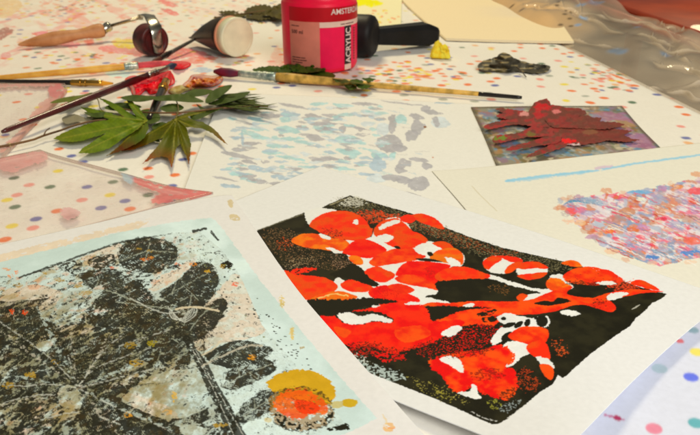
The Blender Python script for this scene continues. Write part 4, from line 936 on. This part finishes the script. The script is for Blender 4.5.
brush('black brush with a brass ferrule lying beneath the long pale brush', ((-30, 80.5), (113, 83.5)), [(0, 1.5), (.5, 2.2), (.72, 2.8), (.76, 2.9), (.93, 2.6), (1, .9)], (blackh, gold, mat('amber_bristle', S(196, 140, 50), .6, var=.3), None), (.725, .93), zz=(.003, .003))
brush('dark red brush with blue bristles leaning across the leaves', ((2, 132), (176, 64.5)), [(0, 1.6), (.02, 2.6), (.4, 3.6), (.7, 3.6), (.82, 2.6), (.94, 2.6), (.97, 3.4), (1, 1.2)], (darkred, mat('steel_ferrule', (.52, .48, .44), .3, 1.0, var=.3), mat('blue_bristle', S(44, 50, 70), .6, var=.3), None), (.80, .935), zz=(.009, .014))
brush('short black brush with a brass ferrule standing in the red paint', ((149, 121), (170, 72)), [(0, 3.4), (.3, 4.2), (.55, 4.0), (.75, 3.4), (.88, 3.8), (1, 1.4)], (blackh, gold, mat('red_bristle', S(206, 36, 40), .5, var=.3), None), (.58, .78), zz=(.004, .012))
brush('wooden brush with dark magenta bristles and a black handle end', ((478.5, 94), (214, 71.5)), [(-.15, 1.3), (-.13, 2.0), (0, 2.3), (.4, 3.3), (.70, 4.8), (.76, 3.6), (.895, 2.9), (.93, 4.6), (.97, 4.4), (1, 1.6)], (tan2, silver, mat('magenta_bristle', S(96, 26, 42), .5, var=.4, rgb2=S(60, 34, 50)), blackh), (.755, .895, .145), zz=(.004, .006))
brush('thin dark brush pointing from the small roller to the paint tube', ((197, 38), (151, 63.5)), [(0, 1.2), (.3, 1.7), (.7, 2.2), (.8, 2.2), (.93, 2.6), (1, 1.0)], (mat('grey_handle', S(70, 62, 52), .4, var=.2), mat('dark_ferrule', S(54, 46, 40), .3, .7), mat('brown_bristle', S(70, 36, 28), .6, var=.3), None), (.62, .82), zz=(.012, .004))

# ================================================================== WET PAINT, SCRAPS
def lump(name, pts, h, rgb, rgb2, m, seed, step=.8, z0=.0004):
    poly = spline(pp(pts))
    def zf(x, y):
        d = np.full(len(x), 99.0)
        for i in range(len(poly)):
            a, b = poly[i], poly[(i + 1) % len(poly)]; L2 = ((b - a) ** 2).sum() + 1e-9
            t = np.clip(((x - a[0]) * (b - a)[0] + (y - a[1]) * (b - a)[1]) / L2, 0, 1)
            d = np.minimum(d, np.hypot(x - a[0] - t * (b - a)[0], (y - a[1] - t * (b - a)[1]) * 1.6))
        return z0 + h * sm(0, 5, d) * (.35 + 1.1 * fbm(x / 5, y / 2.6, seed, 3))
    def cf(x, y):
        t = sm(.4, .62, fbm(x / 5, y / 3, seed + 5, 4))[:, None]
        return np.array(rgb)[None] * (1 - t) + np.array(rgb2)[None] * t
    return blob_poly(name, pts, zf, cf, m, step=step)
wet = painted('wet_paint', .3, .3, .15, 400, coat=.15)
o = lump('wet_paint_blob', "126,78 134,75.5 146,77 156,74 164,70 172,73 175,82 169,86 161,86 158,92 150,94 146,90 140,95 133,95 130,88 125,83", .006, S(250, 24, 48), S(232, 14, 34), wet, 4); tag(o, 'blob of wet red paint under the crossed brush tips', 'paint blob', 'blobs of wet red paint')
o = lump('wet_paint_blob', "168,63 176,61 188,62 191,65 184,69 174,69 169,66", .006, S(224, 26, 44), S(196, 18, 36), wet, 9); tag(o, 'smaller red paint dab just beyond the blue brush tip', 'paint blob', 'blobs of wet red paint')
o = lump('dried_leaf', "182,86 188,80 192,75 202,74.5 212,76 221,75 223,80 217,85 208,87 198,86 190,90", .009, S(196, 120, 36), S(150, 52, 26), painted('amber_leaf', .25, .5, .3, 300, coat=.4), 12); tag(o, 'curled amber dried leaf beside the magenta brush tip', 'leaf', 'loose leaves and scraps')
o = lump('dried_leaf', "168,91 176,86 186,85 196,88 186,91 176,95", .006, S(170, 160, 110), S(150, 130, 70), painted('pale_leaf', .5, .4, .3, 300), 15); tag(o, 'pale curled leaf scrap below the amber leaf', 'leaf', 'loose leaves and scraps')
# yellow sponge piece
def szf(x, y):
    return 0.0004 + 0 * x
sp0, sp1 = V(441, 59, 0), V(441, 59, 0)
me = bpy.data.meshes.new('sponge_piece'); bm = bmesh.new(); us = unit(V(441, 58))
bmesh.ops.create_grid(bm, x_segments=2, y_segments=2, size=.5)
bm.free(); bm = bmesh.new(); bmesh.ops.create_icosphere(bm, subdivisions=4, radius=1)
for v in bm.verts:
    p = v.co; n = float(fbm(np.array([p.x * 2 + 5.0]), np.array([p.y * 2 + p.z * 2 + 3.0]), 5, 3)[0]) - .5
    sq = 1.0 / max(abs(p.x), abs(p.y), abs(p.z)) ** .65
    q = p * sq; tp = 1 - .48 * (q.z + 1) / 2
    v.co = Vector((q.x * 11.5 * tp + 4.0 * n, q.y * 8 * tp + 4 * n, (q.z + .95) * (7.6 - 1.8 * q.x) * (1 + .9 * n))) * us
for v in bm.verts: v.co.z = max(v.co.z, 0)
bm.to_mesh(me); bm.free()
o = link('sponge_piece', me, mat('yellow_sponge', S(226, 196, 84), .85, var=.12, vscale=160, bump=.9, bscale=1200, rgb2=S(206, 166, 44), spec=.1)); o.location = (sp0.x, sp0.y + .006, 0)
tag(o, 'small scrap of yellow sponge in front of the black roller handle', 'sponge')

# ================================================================== LEAVES
green = painted('green_leaf', .5, .10, .15, 700, transl=.10)
def leafcol(c1, c2, tipc, cx, cy, rad, veins=(), seed=3):
    def f(x, y):
        t = fbm(x / 7, y / 4, seed, 4)[:, None]
        c = np.array(c1)[None] * (1 - t) + np.array(c2)[None] * t
        w = sm(rad * .45, rad, np.hypot(x - cx, (y - cy) * 1.3))[:, None] * (.4 + fbm(x / 5, y / 5, seed + 3)[:, None])
        c = c * (1 - np.clip(w, 0, 1)) + np.array(tipc)[None] * np.clip(w, 0, 1)
        for (x0, y0, x1, y1) in veins:
            L2 = (x1 - x0) ** 2 + (y1 - y0) ** 2
            tt = np.clip(((x - x0) * (x1 - x0) + (y - y0) * (y1 - y0)) / L2, 0, 1)
            d = np.hypot(x - x0 - tt * (x1 - x0), y - y0 - tt * (y1 - y0))
            st = np.sin((tt * math.sqrt(L2) - d * .9) * 2 * math.pi / 4.2); near = np.exp(-(d / 9) ** 2) * (tt > .02) * (tt < .98)
            c = c * (1 + (.10 * near * st)[:, None])
            a = (np.clip(1.0 - d / .75, 0, 1) * .55)[:, None]
            c = c * (1 - a) + np.array(S(150, 140, 60))[None] * a
        return c
    return f
def stem(name, pts, r, m, parent, z):
    q = polyline(pp(pts), 14); zs = np.interp(np.linspace(0, 1, 14), np.linspace(0, 1, len(z)), z)
    P = [V(a, b, c) for (a, b), c in zip(q, zs)]; rg = []
    for i, p in enumerate(P):
        d = P[min(i + 1, 13)] - P[max(i - 1, 0)]; a, b = frame_axes(d); k = r * unit(p) * (1.15 - .4 * i / 13)
        rg.append((p, a, b, k, k))
    return loft(name, rg, m, parent, 10)
stemm = mat('brown_stem', S(104, 76, 48), .5, var=.25); gstem = mat('green_stem', S(96, 86, 40), .5, var=.25)
SG, SG2, SBR = S(60, 80, 12), S(108, 120, 24), S(84, 46, 20)
# bright broad lobed leaf
r_ = empty('maple_leaf', V(120, 150), 'broad bright green maple leaf lying flat, left of the pointed one', 'leaf', 'maple leaves')
vb = [(147, 121, 63, 138), (147, 121, 82, 152), (147, 121, 129, 102), (147, 121, 108, 154), (147, 121, 92, 114)]
def z1(x, y): return .003 + .007 * sm(70, 140, x) * sm(158, 120, y) + .002 * vnoise(x / 9, y / 6, 2) + .0005 * np.sin(np.arctan2(y - 121, x - 147) * 14)
blob_poly('blade', "148,121 143,124 137,130 130,134 122,139 117,143 110,148 100,151.5 90,153.5 78,153 83,148 90,143.5 98,138 106,133.5 96,136.5 84,140.5 72,142 62,141.5 53,138.5 62,133.5 72,129 84,125 96,121.5 110,119.5 103,117.5 94,115 86,111.5 80,107 90,108 102,111 114,114.5 126,118 118,112.5 111,107 104,102 98,97.5 110,101 121,107 130,113.5 137,118.5 132,110 128,103 125,95.5 132,101 138,107 143,113.5 147,118.5", z1, leafcol(SG, SG2, S(100, 104, 26), 140, 120, 100, vb, 3), green, r_, step=1.2, sk=1, serr=.4)
blob_poly('lobe', "147,122 149,128 145,137 138,143 128,148 118,152 106,156 114,150 120,145 126,138 134,130 141,124", lambda x, y: .0025 + .007 * sm(110, 148, x), leafcol(SG, S(86, 90, 26), SBR, 148, 122, 44, [(147, 122, 107, 155.5)], 7), green, r_, step=1.2, sk=1, serr=.4)
# pointed brown-green maple leaf
r_ = empty('maple_leaf', V(168, 150), 'brown-green pointed maple leaf with tips hanging over the white sheet', 'leaf', 'maple leaves')
pv = [(176, 119, 142, 163), (176, 119, 172, 164), (176, 119, 188, 164), (176, 119, 226, 143), (176, 119, 120, 150), (176, 119, 210, 110)]
def z2(x, y): return .003 + .011 * np.exp(-(((x - 176) / 26) ** 2 + ((y - 119) / 18) ** 2)) + .004 * sm(190, 215, x) + .0006 * np.sin(np.arctan2(y - 119, x - 176) * 12)
blob_poly('blade', "176,117 170,121 160,126 148,133 138,140 128,146.5 121,151 134,149.5 148,144 158,139 163,138 157,147 149,156 142,164 152,159 162,156.5 168,158 172,168 174,158 176,148 180,144 183,150 187,158 188.5,166 190,156 191,144 188,134 186,127 193,127.5 204,129 213,134 220,140 228,145 221,136 213,128 203,122.5 192,119.5 188,117 197,114.5 205,112 210,110 202,109.5 192,111.5 184,114", z2, leafcol(S(64, 72, 14), S(88, 82, 20), S(122, 50, 20), 176, 120, 70, pv, 5), green, r_, step=1.1, sk=1, serr=.45)
stem('stalk', "176,118 178,112 178,106 176,100", .8, gstem, r_, [.02, .018, .012, .006])
# leafy sprig with narrow leaves behind
r_ = empty('leafy_sprig', V(190, 104), 'green leafy sprig of narrow dark leaves between the brushes and the pointed leaf', 'sprig', 'leafy sprigs')
dg1, dg2 = S(52, 64, 26), S(72, 82, 34)
stem('stem', "268,106 240,107 212,109 190,112 165,113 140,112 118,108", 1.0, stemm, r_, [.006, .008, .010, .010, .008])
for k, (p, zc) in enumerate((("120,98 132,95 146,95.5 160,97 150,100.5 136,102", .012), ("150,98 166,95 184,94 196,97.5 204,102 190,102.5 172,101 160,101", .014), ("205,102 210,93 220,87 232,85 228,91 220,97 212,102", .016), ("208,104 220,99 236,94 250,91.5 244,97 230,102 216,105", .012), ("190,116 200,110 212,108 224,108 214,112 202,118 194,120", .008), ("160,108 168,104 178,104 184,108 176,112 166,112", .010), ("84,112 92,117 104,117 114,113 104,112 94,113", .008), ("136,113 148,109 158,113 160,120 150,124 140,120", .006), ("104,108 116,103 130,103 142,107 130,110 116,111", .006), ("120,112 132,114 142,120 132,119", .008), ("182,96 192,90 204,89 214,91 206,95 194,97", .012), ("196,104 204,108 214,112 204,112", .006), ("86,118 98,121 112,121 120,117 108,116 96,116", .003), ("152,126 162,122 170,126 166,132 156,132", .004), ("150,132 156,136 160,142 152,140", .003))):
    blob_poly('leaf', p, (lambda zc: lambda x, y: zc + .003 * (vnoise(x / 8, y / 5, 4) - .5))(zc), leafcol(dg1, dg2, S(80, 84, 34), 0, 0, 9999, (), k + 2), green, r_, step=1.2, sk=3)
for k in range(60):
    x0 = rs.uniform(204, 246); y0 = 98 + (x0 - 206) * .16 + rs.uniform(-6, 7); L = rs.uniform(16, 42); sl = rs.uniform(-.34, .36); w = rs.uniform(.5, 1.0)
    x1, y1 = min(x0 + L, 279), y0 + L * sl * .6
    zk = rs.uniform(.002, .010)
    blob_poly('needle_leaf', [(x0, y0), (x0 + L * .3, (y0 * .7 + y1 * .3) - w), (x0 + L * .65, (y0 * .35 + y1 * .65) - w * .8), (x1, y1), (x0 + L * .65, (y0 * .35 + y1 * .65) + w * .7), (x0 + L * .3, (y0 * .7 + y1 * .3) + w * .8)],
              (lambda a, b, z_: lambda x, y: z_ + .004 * sm(a, b, x))(x0, x1, zk), leafcol(S(44, 54, 22), S(84, 90, 40), S(70, 78, 34), 0, 0, 9999, (), k), green, r_, step=2.5, sk=2)
# bare twig
tw = empty('twig', V(40, 142), 'thin bare twig running from the left edge to the bright leaf', 'twig')
stem('stem', "-12,148.5 10,145 34,139.5 44,135.5 62,130 74,125.5 92,121 106,120", 1.15, stemm, tw, [.005, .004, .004, .006, .007])
turned('knot', V(7, 145.5, .004), V(12, 144.5, .004), [(0, .0011), (.5, .0020), (1, .0011)], mat('pale_knot', S(176, 150, 110), .5), tw, 10)
stem('side_shoot', "44,135 46,131 50,128", .6, stemm, tw, [.005, .006, .008])
r_ = empty('leafy_sprig', V(70, 100), 'slim green leaf poking out along the dark red brush', 'sprig', 'leafy sprigs')
blob_poly('leaf', "50,103 58,99 70,96.5 82,95 92,92.5 88,98 80,99.5 72,104 66,108 68,102 60,103", lambda x, y: .006 + .002 * vnoise(x / 6, y / 5, 2), leafcol(S(86, 92, 40), S(104, 106, 52), S(90, 90, 40), 0, 0, 9999, (), 4), green, r_, step=1.2, sk=3)
stem('stem', "92,93 98,100 100,108 104,112", .5, gstem, r_, [.008, .010, .010, .008])
blob_poly('leaf', "62,118 74,114 86,118 96,117 88,121 76,122 66,124", lambda x, y: .003 + .001 * vnoise(x / 6, y / 5, 2), leafcol(S(120, 112, 90), S(140, 130, 100), S(110, 96, 60), 0, 0, 9999, (), 6), green, r_, step=1.2, sk=3)
# leaves at the foot of the jar
r_ = empty('leafy_sprig', V(300, 74), 'dark green leaves lying against the foot of the pink jar', 'sprig', 'leafy sprigs')
for k, (p, zc, hh) in enumerate((("252,70 264,66.5 278,66.5 288,69 280,72.5 264,73", .004, .003), ("286,68 292,63.5 300,61.5 308,60.5 314,62 318,66 324,69 316,72 304,73 294,72", .008, .008), ("318,70 328,72 336,76 328,79 318,77 310,74", .004, .002), ("262,72 276,73 290,74 300,77 286,78 270,76", .003, .002), ("334,79 344,79.5 352,81.5 344,83 336,82", .009, .002), ("350,80 358,79 364,82 358,84 352,83.5", .009, .003), ("356,84 364,82.5 371,86 366,89 358,88", .006, .003), ("362,79 368,77.5 376,79 370,82", .008, .002), ("344,85 352,84 357,88 350,90", .004, .002), ("276,70 284,65 292,64.5 298,68 292,73 282,74", .007, .008), ("306,64 314,62 320,65 326,70 318,72.5 308,72", .007, .006), ("296,74 306,74 312,78 302,80", .003, .001))):
    blob_poly('leaf', p, (lambda zc, hh, k: lambda x, y: zc + hh * (fbm(x / 5, y / 4, k + 3, 3) - .4))(zc, hh, k), leafcol(S(40, 54, 16), S(66, 82, 26), S(50, 62, 22), 0, 0, 9999, (), k + 9), green, r_, step=1.0, sk=3, serr=.6)
stem('stem', "254,71 280,72.5 310,75 345,81 374,86", .6, gstem, r_, [.003, .003, .003, .012, .008])
# dark leaves left of the jar
r_ = empty('leafy_sprig', V(255, 14), 'dark olive leaves lying far back, left of the pink jar', 'sprig', 'leafy sprigs')
for k, p in enumerate(("214,17.5 226,15 240,13 250,14.5 240,17.5 228,19 220,21", "244,12 250,7 258,5 266,5 272,8 266,12 256,13.5", "262,14 270,8 280,4 290,6 292,14 284,19 274,17", "246,16 256,14.5 266,15 272,18 262,20 252,19", "218,12 230,11 240,11.5 230,14")):
    blob_poly('leaf', p, (lambda k: lambda x, y: .002 + .008 * (k == 2) * sm(250, 270, x) * vnoise(x / 6, y / 4, 8) + .002 * vnoise(x / 4, y / 3, 3))(k), leafcol(S(62, 54, 26), S(84, 74, 34), S(50, 42, 22), 0, 0, 9999, (), k + 19), green, r_, step=1.0, sk=3, serr=.9)
stem('stem', "214,18 240,14 270,10", .5, stemm, r_, [.003, .004, .006])
# dark dried leaf at right
r_ = empty('dried_leaf', V(516, 70), 'crumpled dark brown dried leaf alone beyond the wooden brush end', 'leaf', 'loose leaves and scraps')
dk = lambda x, y: (np.array(S(50, 44, 30))[None] * (.5 + 1.0 * fbm(x / 5, y / 2.4, 6, 4)[:, None]) + np.array(S(150, 132, 92))[None] * (.75 * sm(.55, .64, fbm(x / 9, y / 1.5, 16, 4)))[:, None])
blob_poly('blade', "478,68 481,62 490,59 497,56.5 501,53 508,53.5 514,58 522,61 532,63.5 542,64.5 550,66 549,70.5 542,73 530,73 518,71 508,72.5 496,71 486,71.5", lambda x, y: .001 + .013 * np.exp(-((x - 503) / 13) ** 2) * sm(72, 56, y) + .0045 * sm(72, 64, y) * vnoise(x / 6, y / 3, 9), dk, painted('dead_leaf', .5, .4, .4, 300), r_, step=1.0, sk=3, serr=.4)
stem('stalk', "517,67 522,72 526,77", .7, mat('dark_stem', S(60, 46, 30), .5), r_, [.006, .003, .001])

# ================================================================== RIGHT SIDE: CLEAR PLASTIC AND BENCH
e0, e1_ = at(735, EDGE and 129, 0), at(500, 13, 0)
E0 = Vector(at(742, 132.3, 0)); E1 = Vector(at(482, 4.2, 0)); al_ = (E1 - E0); Ln = al_.length; al_.normalize()
ou = Vector((al_.y, -al_.x, 0))
if ou.x < 0: ou = -ou
nu_, nv_ = 420, 150
U, Vv = np.meshgrid(np.linspace(0, 1, nu_), np.linspace(0, 1, nv_))
rj = np.random.RandomState(21)
O0, O1_ = V(800, 70.0, -.005), V(566, -14, .01)
s1, s2 = U * Ln, Vv * .18
wv = 1 + .03 * np.sin(U * 17) + .02 * np.sin(U * 41)
X = (E0.x + (E1.x - E0.x) * U) * (1 - Vv * wv) + (O0.x + (O1_.x - O0.x) * U) * Vv * wv; Yp = (E0.y + (E1.y - E0.y) * U) * (1 - Vv * wv) + (O0.y + (O1_.y - O0.y) * U) * Vv * wv
Z = -.002 + sm(0, .12, Vv) * (.014 * (fbm(s1 * 9, s2 * 9, 3, 2) - .5) + .002) + .017 * sm(.50, .75, U) * sm(0, .2, Vv)
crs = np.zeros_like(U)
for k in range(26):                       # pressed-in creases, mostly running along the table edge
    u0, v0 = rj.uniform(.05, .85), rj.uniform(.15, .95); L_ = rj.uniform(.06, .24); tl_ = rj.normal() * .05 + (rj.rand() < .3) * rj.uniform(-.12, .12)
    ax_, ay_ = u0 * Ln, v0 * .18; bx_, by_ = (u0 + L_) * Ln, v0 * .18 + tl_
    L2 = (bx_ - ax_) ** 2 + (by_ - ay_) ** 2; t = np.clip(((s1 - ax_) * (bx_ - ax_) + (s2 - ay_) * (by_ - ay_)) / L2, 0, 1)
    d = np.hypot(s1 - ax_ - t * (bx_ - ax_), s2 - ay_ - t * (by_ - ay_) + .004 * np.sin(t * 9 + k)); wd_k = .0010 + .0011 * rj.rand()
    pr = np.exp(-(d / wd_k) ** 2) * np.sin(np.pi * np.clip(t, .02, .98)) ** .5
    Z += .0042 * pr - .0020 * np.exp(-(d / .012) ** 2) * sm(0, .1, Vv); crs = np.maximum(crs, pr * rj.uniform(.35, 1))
Cp = np.ones(X.shape + (4,), np.float32); Cp[..., :3] = np.array(S(212, 192, 162))
w = (sm(.46, .64, U) * sm(.62, .25, Vv + .2 * (fbm(s1 * 12, s2 * 16, 31, 3) - .5)))[..., None] * .9; Cp[..., :3] = Cp[..., :3] * (1 - w) + np.array(S(208, 170, 118)) * w
bl = np.zeros_like(U)
for k in range(11):
    bl = np.maximum(bl, .8 * np.exp(-(((U - rj.uniform(.15, .75)) / rj.uniform(.008, .03)) ** 2 + ((Vv - rj.uniform(.2, .8)) / rj.uniform(.03, .08)) ** 2) ** 2))
bl = bl[..., None]; Cp[..., :3] = Cp[..., :3] * (1 - bl) + np.array(S(130, 160, 190)) * bl
sp = np.zeros_like(U)
for k in range(14):
    sp = np.maximum(sp, np.exp(-(((U - rj.uniform(.58, .9)) / .006) ** 2 + ((Vv - rj.uniform(.1, .6)) / .03) ** 2) ** 2))
sp = sp[..., None]; Cp[..., :3] = Cp[..., :3] * (1 - sp) + np.array(S(110, 84, 40)) * sp
cr3 = crs[..., None] * .22; Cp[..., :3] = Cp[..., :3] * (1 - cr3) + np.array(S(226, 222, 214)) * cr3  # creases tinted paler, their glints painted into the colour
Cp[..., 3] = np.clip(.44 + .5 * (fbm(s1 * 8, s2 * 12, 61, 3) - .5) + .22 * crs + .45 * w[..., 0] + .5 * sp[..., 0] + .3 * bl[..., 0], .15, .95)
plm = painted('clear_plastic', .12, .9, .55, 110, alpha=True, coat=.6)
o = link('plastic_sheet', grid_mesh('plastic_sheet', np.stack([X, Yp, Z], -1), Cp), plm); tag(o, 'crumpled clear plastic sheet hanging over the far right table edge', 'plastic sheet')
# polished red-brown bench
bnm = mat('red_brown_wood', S(140, 56, 24), .5, var=.25, vscale=9, bump=.05, rgb2=S(108, 38, 18), coat=.4)
bo = E0 + ou * .15 + Vector((0, 0, -.02)); 
bench = empty('wooden_bench', (bo.x, bo.y, -.74), 'polished red-brown wooden bench beyond the clear plastic', 'bench')
bm = bmesh.new(); me = bpy.data.meshes.new('seat')
q0 = V(770, 58, .004); q1 = V(588, -5, .004); bd_ = (q1 - q0).normalized(); q0 = q0 - bd_ * .3; q1 = q1 + bd_ * .6
vs_ = [bm.verts.new((p.x, p.y, z)) for z in (-.04, .004) for p in (q0, q1, q1 + ou * .5, q0 + ou * .5)]
for f in ((3, 2, 1, 0), (4, 5, 6, 7), (0, 1, 5, 4), (1, 2, 6, 5), (2, 3, 7, 6), (3, 0, 4, 7)): bm.faces.new([vs_[i] for i in f])
bmesh.ops.bevel(bm, geom=list(bm.edges), offset=.012, segments=4, affect='EDGES'); bm.to_mesh(me); bm.free(); link('seat', me, bnm, bench)
for p in (q0 + al_ * .1 + ou * .05, q1 - al_ * .1 + ou * .05, q1 - al_ * .1 + ou * .37, q0 + al_ * .1 + ou * .37):
    turned('leg', (p.x, p.y, -.74), (p.x, p.y, -.049), [(0, .018), (1, .026)], bnm, bench, 14)

# ================================================================== CAMERA AND LIGHT
cam = bpy.data.cameras.new('camera'); co = bpy.data.objects.new('camera', cam); COL.objects.link(co)
co.location = (0, 0, CH); co.rotation_euler = (math.pi / 2 - PITCH, 0, 0)
cam.sensor_width = 36; cam.lens = 18 / math.tan(HFOV / 2); cam.clip_start = .01; cam.clip_end = 60
cam.dof.use_dof = True; cam.dof.focus_distance = .31; cam.dof.aperture_fstop = 28
SC.camera = co
def lamp(name, loc, tgt, size, power, rgb, spread=math.pi):
    l = bpy.data.lights.new(name, 'AREA'); l.shape = 'DISK'; l.size = size; l.energy = power; l.color = rgb; l.spread = spread
    o = bpy.data.objects.new(name, l); COL.objects.link(o); o.location = loc
    o.rotation_euler = (Vector(tgt) - Vector(loc)).to_track_quat('-Z', 'Y').to_euler(); return o
lamp('ceiling_lamp', (-.25, 1.9, 1.7), (0, .5, 0), .5, 27, (1.0, .86, .53))
lamp('front_fill', (.7, -.75, 1.0), (.1, .35, 0), 1.1, 22, (1.0, .975, .88))  # added soft fill from the camera side, brightens surfaces facing the view
sp = bpy.data.lights.new('cool_spot', 'SPOT'); sp.energy = 5.5; sp.color = (.60, .68, 1.0); sp.spot_size = math.radians(15); sp.spot_blend = .9; sp.shadow_soft_size = .08  # added spot that throws bluish light on the near right cloth
so = bpy.data.objects.new('cool_spot', sp); COL.objects.link(so); so.location = (.75, .05, .8)
so.rotation_euler = (V(665, 410) - Vector(so.location)).to_track_quat('-Z', 'Y').to_euler()
wd_ = bpy.data.worlds.new('World'); SC.world = wd_; wd_.use_nodes = True
bg = wd_.node_tree.nodes['Background']; bg.inputs['Color'].default_value = (1.0, .96, .78, 1); bg.inputs['Strength'].default_value = .17
SC.view_settings.view_transform = 'Standard'; SC.view_settings.look = 'None'; SC.view_settings.exposure = 0
SC.cycles.max_bounces = 6; SC.cycles.transparent_max_bounces = 12
